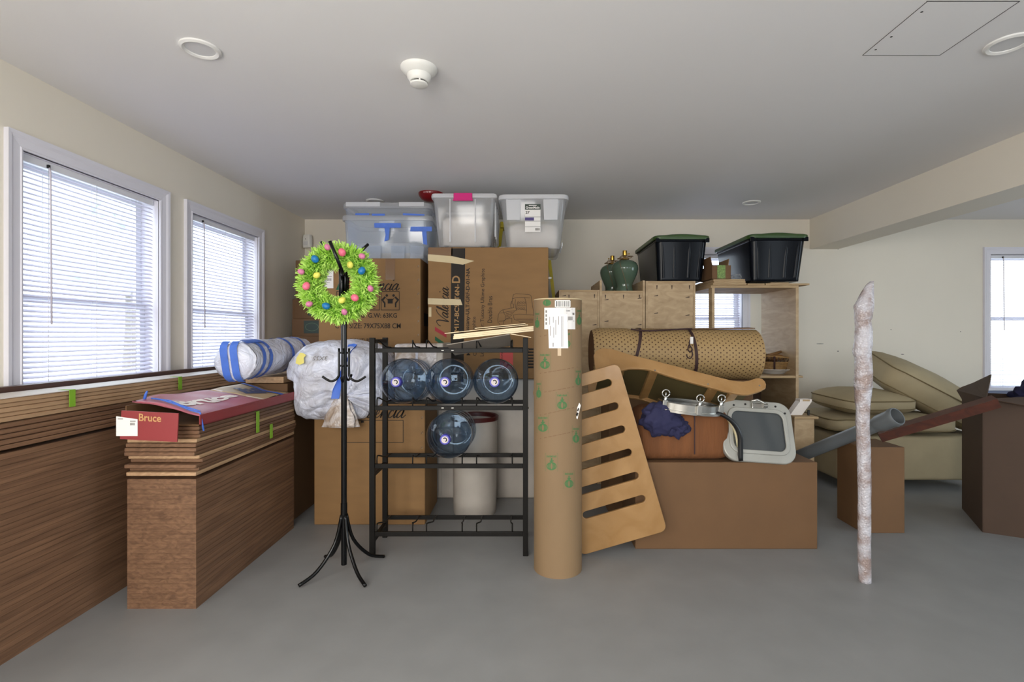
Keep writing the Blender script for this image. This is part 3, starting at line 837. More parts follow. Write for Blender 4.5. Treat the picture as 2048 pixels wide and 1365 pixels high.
for du in (-0.026, 0.030):
    bm = bmesh.new(); rows = ([], [])
    path = []
    for k in range(15):
        a = R(-88 + 176 * k / 14)
        zz = math.sin(a) * .118; back = -0.042 + .05 * abs(math.sin(a)) ** 6
        path.append((zz, back))
    for zz, back in path:
        for j, d in enumerate((-.021, .021)):
            rows[j].append(bm.verts.new(p0 + u * (du * -1 + d + zz * -.12) + v * zz + ax * back))
    for k in range(len(path) - 1): bm.faces.new((rows[0][k], rows[0][k + 1], rows[1][k + 1], rows[1][k]))
    fin(bm, 'blue_tape_strip', M['blue_tape'], t, True)
tag(box('support_board', -1.80, -1.555, 3.22, 3.72, 0.925, 0.965, M['plank'], None, .002), 'short pale board under the far end of the wrapped roll', 'board')
for zz in range(4):
    pass
tag(box('support_crate', -1.80, -1.54, 3.24, 3.72, 0.0, 0.92, M['card_dark'], None, .004), 'tall brown carton under the far end of the wrapped roll', 'carton')

# ---- small cartons stacked in the back left corner
def carton(name, label, loc, w, d, h, m=None, yaw=0.0, group=None, tape=True):
    t = thing(name, label, 'carton', loc, (0, 0, yaw), group)
    box('body', -w / 2, w / 2, -d / 2, d / 2, 0, h, m or M['card'], t, .004)
    if tape:
        bm = bmesh.new(); abox(bm, -.03, .03, -d / 2 - .001, d / 2 + .001, h, h + .001); abox(bm, -.03, .03, -d / 2 - .0012, -d / 2, h - .06, h + .001)
        bmesh.ops.remove_doubles(bm, verts=bm.verts, dist=1e-6); fin(bm, 'packing_tape', M['packing'], t)
    return t
yy = 4.86
c1 = carton('small_carton', 'tall brown carton at the top of the back corner stack', (-1.90, yy, 1.575), .48, .42, .355, M['card_dark'], R(3))
c2 = carton('small_carton', 'flat brown carton second from top in the back corner stack', (-1.91, yy, 1.388), .50, .42, .185, M['card_dark'], R(-3), tape=False)
c3 = carton('small_carton', 'brown carton with dark green oval label in the corner stack', (-1.91, yy, 1.225), .51, .44, .162, M['card_dark'], R(1), tape=False)
c4 = carton('small_carton', 'wide brown carton under the green-labelled one in the corner', (-1.88, yy, 0.90), .62, .46, .325, M['card_dark'], 0, tape=False)
c5 = carton('small_carton', 'lowest brown carton of the back corner stack on the floor', (-1.88, yy, 0.0), .64, .46, .90, M['card_dark'], 0, tape=False)
M['label_green'] = mat('dark_green_label', srgb(28, 48, 36), 0.5); M['label_line'] = mat('pale_green_label_line', srgb(104, 128, 92), 0.6)
for cc, x0, x1, z0, z1 in ((c3, -.145, .005, .028, .145), (c2, -.1, .03, .03, .14)):
    dd = -.2215 if cc is c3 else -.2115
    Ink().rect(x0, z0, x1, z1).lay('green_label', M['label_green'], cc, lambda x, z: (x, dd, z))
    n = 24; cx, cz = (x0 + x1) / 2, (z0 + z1) / 2
    Ink().line([(cx + .06 * math.cos(2 * math.pi * k / n), cz + .036 * math.sin(2 * math.pi * k / n)) for k in range(n)], .003, closed=True).lay('oval_emblem', M['label_line'], cc, lambda x, z: (x, dd - .001, z))
# ================================================================ the furniture cartons
YV = 3.75
def big_carton(label, x0, x1, y0, y1, z0, z1, m=None):
    loc = ((x0 + x1) / 2, y0, z0)
    t = thing('furniture_carton', label, 'carton', loc)
    w = x1 - x0
    box('body', -w / 2, w / 2, 0, y1 - y0, 0, z1 - z0, m or M['card'], t, .006)
    return t, loc
def px2(px, py, Y): p = P(px, py, Y); return p.x, p.z
def map_px(loc, Y, e=.0016):
    """print coordinates given in photo pixels on the front face at depth Y (y grows upwards as -py)"""
    def f(a, b):
        p = P(a, -b, Y); return (p.x - loc[0], Y - e - loc[1], p.z - loc[2])
    return f
# carton behind the wreath
x0 = P(637, 0, YV).x; x1 = P(841, 0, YV).x; ztop = P(0, 517, YV).z
tA, lA = big_carton('brown furniture carton behind the green wreath with 63KG print', x0, x1, YV, 4.54, 0.905, ztop)
mp = map_px(lA, YV)
ik = Ink(); script_word(ik, 712, -581, 13.2, .11).lay('cursive_lettering', M['ink'], tA, mp)
ik = Ink()
ik.frame(762, -621, 799, -583, 1.1); ik.frame(718, -621, 759.5, -583, 1.1); ik.frame(673, -621, 715, -583, 1.1)
ik.text('FRAGILE', 735, -618.5, 16, 2.6, .01).rect(743, -614, 751, -613).rect(746.4, -613, 747.6, -605)
ik.poly([(741, -590), (753, -590), (750, -602), (747, -605.5), (744, -602)])
for s, ox in ((1, 762.5), (-1, 798.5)):
    f = lambda q: [(ox + s * a, b) for a, b in q]
    ik.disc(ox + s * 11.2, -591.5, 2.6)
    ik.poly(f([(0, -600), (7, -593), (9.5, -595.5), (4.5, -601)])); ik.poly(f([(0, -600), (4.5, -601), (8.6, -606), (8.6, -615), (5.6, -615), (5.6, -607.5)]))
    ik.poly(f([(7, -593), (9.5, -595.5), (14, -600), (13.4, -601.5)]))
ik.rect(775.5, -607.5, 785.5, -598)
ik.lay('handling_symbols', M['ink'], tA, mp)
Ink().text('KG', 716, -636, 13, 9.2, .012).text('G.W: 63KG', 736.5, -636, 57.5, 9.2, .012).text('CTN SIZE: 79X75X88 CM', 670.5, -657.5, 131, 10.5, .012).text('FURNITURE', 700.5, -684, 42, 6.6, .004).lay('printed_lettering', M['ink'], tA, mp)
Ink().poly([(672, -580), (680, -580), (688, -562), (680, -562)]).lay('green_stripe', M['flag_green'], tA, mp)
Ink().poly([(690, -580), (698, -580), (706, -562), (698, -562)]).lay('red_stripe', M['flag_red'], tA, mp)
mp2 = map_px(lA, YV, .003)
Ink().rect(645, -577, 667, -540).lay('paper_label', M['paper'], tA, mp2)
ik = Ink()
for k in range(10): ik.rect(648 + k * 1.6, -562, 648 + k * 1.6 + (1.0 if k % 3 else .6), -557)
ik.rect(648, -554, 664, -553).rect(648, -566, 660, -565.3).rect(648, -570, 655, -569.2)
ik.lay('label_print', M['grey_ink'], tA, map_px(lA, YV, .004))
Ink().rect(771, -560, 790, -518).lay('packing_tape', M['packing'], tA, mp)
wA = x1 - x0
for k in range(6):
    zz = ztop - lA[2] - .06 - k * .103
    for dz in (0, -.008):
        tube('staple', [(wA / 2 - .022, -.0015, zz + dz), (wA / 2 - .010, -.0015, zz + dz + .009)], .0012, M['steel'], tA, 5)
Ink().rect(.12, .40, .68, .50).lay('dark_print_band', M['ink'], tA, lambda y, z: (wA / 2 + .0015, y, z))
# the carton that carries it
big_carton('brown furniture carton standing on the floor behind the white bag', x0, x1, YV, 4.54, 0.0, 0.903)

# lower front carton with the same script
YL = 3.25
x0 = P(628, 0, YL).x; x1 = P(850, 0, YL).x
tB, lB = big_carton('low brown carton under the white bag behind the bottle rack', x0, x1, YL, 3.70, 0.0, 0.80)
mp = map_px(lB, YL)
ik = Ink(); script_word(ik, 708.5, -836, 15.5, .11).lay('cursive_lettering', M['ink'], tB, mp)
ik = Ink(); ik.frame(690, -886, 807, -840.5, 1.2); ik.rect(722, -846, 728, -842)
ik.lay('printed_frame', M['ink'], tB, mp)
for k in range(4):
    zz = P(0, 806 + k * 30, YL).z
    for dz in (0, -.008):
        tube('staple', [((x1 - x0) / 2 - .026, -.0015, zz + dz), ((x1 - x0) / 2 - .012, -.0015, zz + dz + .009)], .0012, M['steel'], tB, 5)

# tall carton with the black band
x0 = P(856, 0, YV).x; x1 = P(1097, 0, YV).x; ztopC = P(0, 495, YV).z
tC, lC = big_carton('tall brown carton with black band and vertical black lettering', x0, x1, YV, 4.54, 0.905, ztopC)
mp = map_px(lC, YV); mp2 = map_px(lC, YV, .0026); mp3 = map_px(lC, YV, .0042)
Ink().poly([(901, -764), (927, -764), (930.5, -497), (902.5, -497)]).lay('black_band', M['ink'], tC, mp)
def up(px, py, fx=0.0):
    """text that reads upwards: (a along, b across) -> photo pixels starting at px, py"""
    return lambda a, b: (px - b + fx * a, -(py) + a)
def vtext(items, name, m, e):
    ik = Ink()
    for s, px, py0, py1, h, bold in items:
        vv, ff = text2d(s, bold); b = len(ik.v); L = py0 - py1
        ik.v += [(px - v * h + (u * L) * .012, -py0 + u * L) for u, v in vv]; ik.f += [tuple(i + b for i in p) for p in ff]
    return ik.lay(name, m, tC, map_px(lC, YV, e))
vtext([('M17-BC9ST6N-', 918, 664, 569, 9.5, .02), ('D', 920, 566.5, 552, 16, .02)], 'kraft_lettering', M['tan_ink'], .0032)
vtext([('M', 940.5, 711, 704, 7.5, .018), ('Tuscany-ULT-GRF-D-01-NA', 940.5, 671, 536.5, 10, .018), ('C', 953, 712, 706, 7, 0), ('Graphite', 953, 672, 634, 9, 0), ('Lo', 967.5, 713, 703, 7.5, 0), ('r: Tuscany Ultime Graphite', 970, 653, 537.5, 9.5, 0), ('Double Bras', 984, 646, 593, 8.8, 0)], 'printed_lettering', M['ink'], .0022)
ik = Ink(); raw = Ink(); script_word(raw, 0, 0, 11.4, .12)
ik.v = [(896 - b + a * .015, -648 + a * .98) for a, b in raw.v]; ik.f = raw.f
ik.lay('cursive_lettering', M['ink'], tC, mp)
Ink().poly([(870, -654), (870, -662), (893, -676), (893, -668)]).lay('red_stripe', M['flag_red'], tC, mp)
Ink().poly([(870, -673), (870, -681), (892, -696), (892, -688)]).lay('green_stripe', M['flag_green'], tC, mp)
ik = Ink().rect(1000, -738, 1026, -704)
ik.lay('red_caution_label', mat('coral_label', srgb(190, 70, 66), .6), tC, mp)
vtext([('CAUTION', 1005.5, 737, 706, 4.2, 0)], 'caution_print', M['ink'], .0032)
ik = Ink()
for k in range(7): ik.rect(1046, -737 + k * 6, 1067, -737 + k * 6 + 3.8)
ik.lay('barcode_print', M['ink'], tC, mp)
# armchair line drawing
ik = Ink(); W = .7
def dr(pts, cl=False): ik.line([(930 + x / 9.75, -(520 + y / 9.75)) for x, y in pts], W, cl)
dr([(945, 680), (990, 662), (1120, 668), (1250, 680), (1285, 695), (1310, 850), (1335, 1000), (1340, 1090)])
dr([(945, 680), (925, 760), (915, 860), (950, 865), (950, 935)]); dr([(925, 760), (1000, 740), (1110, 735), (1270, 745)])
dr([(915, 800), (890, 870), (900, 950)]); dr([(985, 770), (975, 850), (1000, 980)]); dr([(1165, 740), (1200, 880), (1205, 1000), (1195, 1060)])
dr([(1035, 810), (1010, 900), (1005, 985), (1055, 960), (1195, 980)])
for k in range(5): dr([(1035 - k * 6 + j * 27, 820 + k * 32 + (14 if j % 2 else 0)) for j in range(7)])
dr([(690, 1005), (740, 975), (960, 930)]); dr([(690, 1005), (650, 1070), (638, 1180), (650, 1240)]); dr([(690, 1040), (755, 1035), (785, 1080), (785, 1170), (740, 1195), (660, 1200)])
dr([(755, 1035), (830, 1010), (1000, 990)]); dr([(740, 975), (755, 1035)])
for k in range(4): dr([(800 + j * 28, 1050 + k * 30 - j * 7 + (12 if j % 2 else 0)) for j in range(7 - k)])
dr([(940, 1080), (1050, 1060), (1335, 1080)]); dr([(940, 1080), (960, 1160), (1060, 1200), (1330, 1190)]); dr([(1000, 1160), (1330, 1160)]); dr([(915, 1130), (915, 1230)]); dr([(800, 1160), (755, 1200), (745, 1260)]); dr([(800, 1160), (910, 1140)])
dr([(665, 1240), (680, 1270)]); dr([(1060, 1220), (1320, 1215)])
ik.lay('armchair_drawing', M['ink'], tC, mp)
def mtape(pts):
    Ink().poly(pts).lay('masking_tape', M['masking'], tC, mp3)
mtape([(856, -509), (905, -513), (937, -520), (948.5, -522.5), (926, -530), (905, -527), (856, -522)])
mtape([(856, -597), (921, -599), (922.5, -603), (925, -610.5), (900, -610.5), (856, -609)])
mtape([(857.5, -615), (863, -615), (863, -634), (857.5, -634)])
Ink().rect(857, -511, 905, -495.5).lay('packing_tape', M['packing'], tC, mp)
# crate underneath
t = thing('wrapped_crate', 'pale crate wrapped in cloudy film under the tall carton', 'crate', (-.28, 3.78, 0))
box('body', -.42, .46, 0, .74, 0, .903, M['grey_wrap'], t, .012)
for xx in (-.36, .06, .42):
    box('corner_strip', xx - .012, xx + .012, -.006, 0, .02, .89, M['grey_wrap'], t, .002)

# ================================================================ clear boxes on top
def tote(name, label, cx, yf, z0, wt, dt, h, taper, mbody, mrim, rim=.02, r=.04, yaw=0.0, group=None, cat='storage box'):
    t = thing(name, label, cat, (cx, yf + dt / 2, z0), (0, 0, yaw), group)
    wb, db = wt * taper, dt * (1 - (1 - taper) * wt / dt)
    bm = bmesh.new(); q = 1 - (1 - taper) * .15
    loft(bm, [(wb * .96, db * .97, r * .7, 0.0), (wb, db, r * .8, .012), (wt * .985 - .02, dt * .985 - .02, r, h - rim)], True, False)
    fin(bm, 'body', mbody, t, 'auto')
    bm = bmesh.new()
    loft(bm, [(wt - .03, dt - .03, r, h - rim - .012), (wt - .004, dt - .004, r, h - rim - .010), (wt, dt, r, h - rim + .004), (wt - .006, dt - .006, r, h - .003), (wt - .02, dt - .02, r, h)], False, False)
    fin(bm, 'rim', mrim, t, 'auto')
    return t
# taped pair
YA = 3.95
zA = ztop + .001
lo = tote('clear_tote', 'lower clear storage tote with blue tape on the left carton', P(772, 0, YA).x, YA, zA, .722, .46, P(0, 430, YA).z - zA, .90, M['clear_blue'], M['clear'], .03, .05)
up_ = tote('clear_tote', 'upper clear lidded tote nested in the taped one', P(772, 0, YA).x, YA + .01, zA + .07, .716, .45, P(0, 405, YA).z - zA - .07, .88, M['clear_blue'], M['clear'], .03, .05)
bm = bmesh.new(); hU = P(0, 405, YA).z - zA - .07
loft(bm, [(.68, .44, .05, hU - .012), (.68, .44, .05, hU + .002), (.60, .36, .05, hU + .006)]); fin(bm, 'lid', M['clear'], up_, 'auto')
for a, b in ((-.32, -.05), (.10, .30)):
    box('lid_clip', a, b, -.232, -.222, hU - .03, hU + .004, M['clear_rim'], up_, .003)
bm = bmesh.new(); loft(bm, [(.50, .34, .05, .012), (.56, .36, .06, .13), (.52, .34, .06, .16)]); fin(bm, 'packed_contents', M['contents'], lo, True)
def tfront(px, py, Y=YA): 
    p = P(px, py, Y); return p.x - lo.location.x, p.z - lo.location.z
ik = Ink()
for q in (((749, 447), (802, 447), (802, 456), (749, 456)), ((769, 455), (780, 455), (777, 480), (768, 483), (771, 470)), ((822, 454), (864, 454), (864, 463), (820, 463)), ((844, 462), (853, 462), (854, 490), (846, 488)),
          ((711, 427), (739, 427), (739, 431), (711, 431)), ((744, 428), (770, 428), (770, 432), (744, 432)), ((806, 427), (849, 429), (849, 432), (806, 431))):
    ik = Ink().poly([tfront(*p) for p in reversed(q)])
    zc_ = sum(p[1] for p in q) / 4
    ik.lay('blue_tape', M['blue_tape'], lo, lambda x, z: (x, -.232 + (.24 - z) * .10 if zc_ > 440 else -.234, z))
Ink().poly([tfront(*p) for p in ((755, 460), (786, 460), (786, 438), (755, 441))]).lay('paper_note', M['paper'], lo, lambda x, z: (x, -.190, z))
for xx in (-.25, -.10, .09, .24):
    bm = bmesh.new(); loft(bm, [(.105, .006, .003, .03), (.112, .006, .003, .13)]); fin(bm, 'moulded_panel', M['clear_blue'], lo, 'auto', (xx, -.2135, 0))

# box with the magenta latch
YP = 3.76
zP = ztopC + .001
wP = P(994, 0, YP).x - P(861, 0, YP).x; hP = P(0, 388, YP).z - zP
pk = tote('clear_tote', 'clear storage box with a magenta latch on the tall carton', (P(994, 0, YP).x + P(861, 0, YP).x) / 2, YP, zP + .014, wP, .56, hP - .014, .80, M['clear'], M['clear_rim'], .016, .03)
bm = bmesh.new(); loft(bm, [(wP * .98, .55, .03, hP - .016), (wP * .98, .55, .03, hP - .010), (wP * .9, .50, .03, hP - .007)]); fin(bm, 'lid', M['clear_rim'], pk, 'auto')
lt = box('latch', -.075, .065, -.296, -.27, hP - .064, hP - .010, M['pink'], pk, .005); lt['label'] = 'magenta plastic latch'
box('latch_lip', -.080, .070, -.301, -.284, hP - .070, hP - .058, M['pink'], pk, .004)
for xx in (-.105, .085):
    bm = bmesh.new(); n = 2
    abox(bm, xx - .004, xx + .004, -.272, -.262, .03, hP - .05); fin(bm, 'moulded_rib', M['clear_rim'], pk)
for yy in (-.2, -.1, 0, .1, .2):
    box('side_rib', wP * .455, wP * .475, yy - .01, yy + .01, .08, hP - .06, M['clear_rim'], pk, .003)
for xx in (-wP * .28, wP * .27):
    lathe('caster', [(.014, -.012), (.016, 0), (.014, .012)], M['black'], pk, 14, (xx, -.2, 0.002), (0, R(90), 0))
    lathe('caster', [(.014, -.012), (.016, 0), (.014, .012)], M['black'], pk, 14, (xx, .2, 0.002), (0, R(90), 0))
bm = bmesh.new(); loft(bm, [(wP * .70, .42, .05, .012), (wP * .72, .44, .06, .20), (wP * .6, .4, .06, .235)]); fin(bm, 'packed_contents', M['contents'], pk, True)

# tote with the product label
YG = 3.74
zG = ztopC + .001
wG = P(1139, 0, YG).x - P(996, 0, YG).x; hG = P(0, 388, YG).z - zG
gm = tote('clear_tote', 'clear tote with green and white label beside the yellow ladder', (P(1139, 0, YG).x + P(996, 0, YG).x) / 2 + .004, YG, zG, wG, .72, hG, .775, M['clear'], M['clear_rim'], .024, .06, R(-1))
bm = bmesh.new(); loft(bm, [(wG * .99, .71, .06, hG - .02), (wG * .985, .70, .06, hG - .004), (wG * .9, .64, .06, hG + .001)]); fin(bm, 'lid', M['clear_rim'], gm, 'auto')
bm = bmesh.new(); loft(bm, [(wG * .70, .5, .04, .012), (wG * .72, .54, .05, .17), (wG * .6, .5, .05, .20)]); fin(bm, 'packed_contents', M['contents'], gm, True)
def gfront(px, py): p = P(px, py, YG + .03); return p.x - gm.location.x, p.z - gm.location.z
def gmap(x, z, e=0): return (x, -.357 + (hG - z) * .125 - e, z)
gx0, gz0 = gfront(1051.5, 464); gx1, gz1 = gfront(1082.5, 410)
gw, gh = gx1 - gx0, gz1 - gz0
Ink().rect(gx0, gz0, gx1, gz1).lay('product_label', M['paper'], gm, lambda x, z: gmap(x, z, .004))
Ink().rect(gx0, gz1 - gh * .2, gx1, gz1).lay('label_green_header', M['label_green'], gm, lambda x, z: gmap(x, z, .005))
Ink().text('GreenMade', gx0 + gw * .06, gz1 - gh * .165, gw * .88, gh * .085, .02).rect(gx0 + gw * .25, gz1 - gh * .06, gx0 + gw * .75, gz1 - gh * .035).lay('label_lettering', M['paper'], gm, lambda x, z: gmap(x, z, .006))
M['violet_ink'] = mat('violet_print', srgb(58, 40, 110), .5)
Ink().rect(gx0, gz0 + gh * .41, gx0 + gw * .58, gz0 + gh * .52).lay('label_violet_block', M['violet_ink'], gm, lambda x, z: gmap(x, z, .005))
ik = Ink().text('27', gx0 + gw * .04, gz0 + gh * .65, gw * .26, gh * .10, .02).rect(gx0, gz0 + gh * .53, gx1, gz0 + gh * .545).rect(gx0, gz0 + gh * .38, gx1, gz0 + gh * .393).rect(gx0, gz0 + gh * .18, gx1, gz0 + gh * .192)
for k in range(6): ik.rect(gx0 + gw * (.66 + k * .05), gz0 + gh * .05, gx0 + gw * (.685 + k * .05), gz0 + gh * .14)
ik.lay('label_print', M['ink'], gm, lambda x, z: gmap(x, z, .0055))
for xx in (-.15, .13):
    bm = bmesh.new(); loft(bm, [(.10, .006, .003, hG - .19), (.115, .006, .003, hG - .03)]); fin(bm, 'moulded_panel', M['clear_rim'], gm, 'auto', (xx, -.34, 0))
for xx in (wG * .44,):
    for yy in (-.25, -.15, -.05, .05):
        box('side_rib', wG * .405, wG * .42, yy - .02, yy + .02, .02, .05, M['clear_rim'], gm, .003)

# yellow step ladder folded against the back wall
t = thing('step_ladder', 'yellow fibreglass step ladder standing behind the clear totes', 'ladder', (-0.015, 4.86, 0))
for s in (-1, 1):
    bm = bmesh.new(); atube(bm, [(s * .49, 0, 0), (s * .215, .14, 2.34)], .022, 4); fin(bm, 'side_rail', M['yellow'], t)
    bm = bmesh.new(); atube(bm, [(s * .50, .20, 0), (s * .225, .19, 2.30)], .016, 4); fin(bm, 'rear_rail', M['yellow'], t)
for k in range(7):
    f = (.3 + k * .3) / 2.34; hw = .49 - .275 * f
    box('step', -hw, hw, .14 * f - .045, .14 * f + .035, 2.34 * f - .012, 2.34 * f + .012, M['steel'], t, .003)
box('top_cap', -.23, .23, .08, .25, 2.30, 2.36, M['yellow'], t, .008)
# ================================================================ coat stand and wreath
random.seed(21)
YS = 2.60
SX = P(688, 0, YS).x
st = thing('coat_stand', 'black metal coat stand with curved hooks holding the wreath', 'coat stand', (SX, YS, 0))
def loc3(px, py, Y): p = P(px, py, Y); return (p.x - SX, p.y - YS, p.z)
ztp = P(0, 516, YS).z
lathe('pole', [(.0145, .04), (.0145, ztp - .2)], M['gloss_black'], st, 20)
for k in range(6):                                  # six bundled tubes that fan out into the upper arms
    a = 2 * math.pi * k / 6 + .25
    cx, cy = .0175 * math.cos(a), .0175 * math.sin(a)
    tips = {0: (736, 489, 2.70), 1: (716, 500, 2.76), 2: (668, 500, 2.78), 3: (643, 485, 2.70), 4: (659.5, 482.5, 2.38), 5: (726, 520, 2.50)}
    tp = Vector(loc3(*tips[k]))
    if k == 5: tp = Vector((.045, .03, ztp + .03))
    base = Vector((cx, cy, ztp - .25)); elbow = Vector((cx * 1.1, cy * 1.1, ztp - .03))
    pts = [base, Vector((cx, cy, ztp - .10)), elbow, elbow + (tp - elbow) * .25 + Vector((0, 0, .006)), elbow + (tp - elbow) * .6, tp]
    if k == 4: pts = [base, Vector((cx, cy, ztp - .13)), Vector((cx, cy, ztp - .085)), Vector(loc3(686, 551, 2.53)), Vector(loc3(684, 542, 2.405)), Vector(loc3(672, 512, 2.39)), tp]
    arm = tube('upper_arm', pts, .0082, M['gloss_black'], st, 10)
for k in range(4):                                  # lower hooks
    a = [math.pi, 0, math.pi / 2, -math.pi / 2 + .12][k]
    rx = Vector((math.cos(a), math.sin(a), 0)); zt = P(0, 697, YS).z; zb = P(0, 752, YS).z
    pts = [rx * .026 + Vector((0, 0, zt)), rx * .026 + Vector((0, 0, zb + .02)), rx * .03 + Vector((0, 0, zb - .005)), rx * .045 + Vector((0, 0, zb - .022)), rx * .07 + Vector((0, 0, zb - .028)), rx * .095 + Vector((0, 0, zb - .016)), rx * .112 + Vector((0, 0, zb - .004))]
    if k == 3: pts = [Vector((p.x * .5, p.y * .5, p.z)) for p in pts]
    hk = tube('lower_hook', catmull(pts, 4), .0062, M['gloss_black'], st, 10)
    for zz in (P(0, 706, YS).z, P(0, 732, YS).z):
        tube('hook_peg', [rx * .008 + Vector((0, 0, zz)), rx * .026 + Vector((0, 0, zz))], .005, M['gloss_black'], hk, 8)
for py in (706, 732, 748):
    lathe('screw', [(.0035, 0), (.003, .002)], M['brass'], st, 10, (0.001, -.0145, P(0, py, YS).z), (R(90), 0, 0))
for k in range(4):                                  # splayed feet
    a = math.pi / 4 + k * math.pi / 2; rx = Vector((math.cos(a), math.sin(a), 0))
    tube('foot', catmull([rx * .012 + Vector((0, 0, .30)), rx * .05 + Vector((0, 0, .16)), rx * .14 + Vector((0, 0, .05)), rx * .23 + Vector((0, 0, .010))], 5), .009, M['gloss_black'], st, 10)
lathe('pole_sleeve', [(.0165, .30), (.0165, .36)], M['gloss_black'], st, 20)

YW = 2.53
wc = P(676, 566, YW)
wr = thing('wreath', 'lime green raffia wreath with coloured eggs on the coat stand', 'wreath', wc)
Rm, Rt = .140, .038
bm = bmesh.new(); rings = []
for i in range(48):
    a = 2 * math.pi * i / 48
    rings.append([bm.verts.new(((Rm + Rt * math.cos(b)) * math.cos(a), Rt * math.sin(b), (Rm + Rt * math.cos(b)) * math.sin(a))) for b in (2 * math.pi * j / 14 for j in range(14))])
rings.append(rings[0]); skin(bm, rings, False, False)
fin(bm, 'core', M['wreath_core'], wr, True)
bm = bmesh.new()
for i in range(7000):
    a = random.uniform(0, 2 * math.pi); b = random.uniform(0, 2 * math.pi)
    n = Vector((math.cos(b) * math.cos(a), math.sin(b), math.cos(b) * math.sin(a)))
    base = Vector((Rm * math.cos(a), 0, Rm * math.sin(a))) + n * (Rt * .8)
    d = (n + Vector([random.uniform(-.75, .75) for _ in range(3)])).normalized()
    L = random.uniform(.028, .050); w = random.uniform(.0020, .0038)
    s = d.cross(Vector([random.uniform(-1, 1) for _ in range(3)])).normalized() * w
    bend = Vector([random.uniform(-1, 1) for _ in range(3)]) * .008
    mid = base + d * L * .55; tip = base + d * L + bend
    v = [bm.verts.new(p) for p in (base - s * .6, base + s * .6, mid + s, mid - s, tip + s * .55, tip - s * .55)]
    bm.faces.new((v[0], v[1], v[2], v[3])); bm.faces.new((v[3], v[2], v[4], v[5]))
g = fin(bm, 'raffia', M['wreath'], wr, False, recalc=False); g['kind'] = 'stuff'
EG = [('mauve', 656.7, 495.7), ('pink', 686.5, 506.6), ('mauve', 724, 512.7), ('blue', 633, 520), ('yellow', 702, 531.5), ('blue', 725, 543), ('mauve', 605, 544.6), ('yellow', 632.5, 551), ('pink', 615, 573.6),
      ('mauve', 741, 578), ('pink', 712, 596.6), ('yellow', 684.5, 601.4), ('mauve', 620, 609), ('blue', 655, 613), ('mauve', 690.6, 625)]
eggs = {}
for c_, px, py in EG:
    p = P(px, py, YW - .06) - wc
    rad = math.hypot(p.x, p.z); off = min(1, abs(rad - Rm) / .075)
    y = -.075 * math.sqrt(max(.08, 1 - off ** 2))
    if c_ not in eggs:
        bm = bmesh.new(); bmesh.ops.create_uvsphere(bm, u_segments=14, v_segments=10, radius=.0165)
        for v in bm.verts:
            v.co.z *= 1.28 if v.co.z > 0 else 1.08; v.co.y *= .98
        o = fin(bm, 'egg', M['egg_' + c_], wr, True); eggs[c_] = o
    else:
        o = share(eggs[c_], 'egg', wr)
    sc = {'pink': 1.08, 'blue': 1.05, 'yellow': .95, 'mauve': .88}[c_]
    o.location = (p.x, y, p.z); o.scale = (sc, sc, sc); o.rotation_euler = (random.uniform(-.5, .5), random.uniform(-1.3, 1.3), 0)
    o['label'] = c_ + ' glittered egg'

# ================================================================ white bag on the low carton
BB = Vector((-1.20, 3.4, .80))
bag = thing('plastic_bag', 'bulging white plastic bag with yellow sticker behind the coat stand', 'plastic bag', BB)
K = P(690, 792, 3.12)                      # knot where the film is gathered
def bag_point(u, v):
    """u around the vertical, v from bottom to top"""
    a = u * 2 * math.pi; e = (v - .5) * math.pi
    def sp(c, p): return math.copysign(abs(c) ** p, c)
    x = sp(math.cos(e), .62) * sp(math.cos(a), .72); y = sp(math.cos(e), .62) * sp(math.sin(a), .72); z = sp(math.sin(e), .66)
    p = Vector((-1.205 + x * .325, 3.385 + y * .285, .930 + z * .262))
    if x < 0: p.x += x * .025 * (1 - z * .5)
    d = Vector((p.x - K.x, 0, p.z - K.z)); ang = math.atan2(d.z, d.x); rr = d.length
    if y < 0.25:                            # radial folds on the viewer's side
        f = math.exp(-(rr / .20) ** 2) * min(1, max(0, .25 - y) / .5)
        fold = (abs(math.sin(ang * 7 + 2.2 * noise.noise(Vector((ang * 2, rr * 6, 0))))) ** .6 - .6)
        p.y += f * (-.075 * fold + .055) - .02 * math.exp(-(rr / .06) ** 2)
    nz = noise.noise(p * 7) * .016 - abs(noise.noise(p * 9 + Vector((3, 1, 0)))) * .020 - abs(noise.noise(p * 22)) * .009 + .008
    p += Vector((x, y, z)).normalized() * nz
    p.x = max(p.x, -1.532 if p.z > .95 else -1.46)
    p.y = min(p.y, 3.72)
    if p.z < .803 and p.y > 3.235: p.z = .803
    return p
NU, NV = 220, 130
bm = bmesh.new(); rings = []
for j in range(NV + 1):
    rings.append([bm.verts.new(bag_point(i / NU, .01 + .98 * j / NV) - BB) for i in range(NU)])
skin(bm, rings)
fin(bm, 'film', M['film'], bag, True)
# gathered tail of the bag below the knot
bm = bmesh.new(); rings = []
for j in range(13):
    f = j / 12; ring = []
    for i in range(96):
        a = 2 * math.pi * i / 96
        r = (.018 + .080 * f ** .8) * (1 + .26 * math.sin(a * 9 + f * 2 + 2 * noise.noise(Vector((math.cos(a), math.sin(a), f * 3)))) + .25 * noise.noise(Vector((math.cos(a) * 3, math.sin(a) * 3, f * 2))))
        ring.append(bm.verts.new(Vector((K.x - .02 - .015 * f + math.cos(a) * r, 3.135 + .035 * math.sin(a) * (1 + f * .4) + .01 * f, .868 - .21 * f)) - BB))
    rings.append(ring)
skin(bm, rings, True, True); fin(bm, 'gathered_tail', M['film_tan'], bag, True)
def onfilm(px, py, Y=3.08): 
    p = P(px, py, 3.12); return p.x, p.z
def film_map(x, z):
    # nearest film depth in front of the bag
    dx, dz = (x + 1.205) / .335, (z - .93) / .262
    q = max(0.0, 1 - abs(dx) ** 2.9); q2 = max(0.0, 1 - abs(dz) ** 2.9)
    y = 3.385 - .285 * (q * q2) ** .36
    return Vector((x, y - .034, z)) - BB
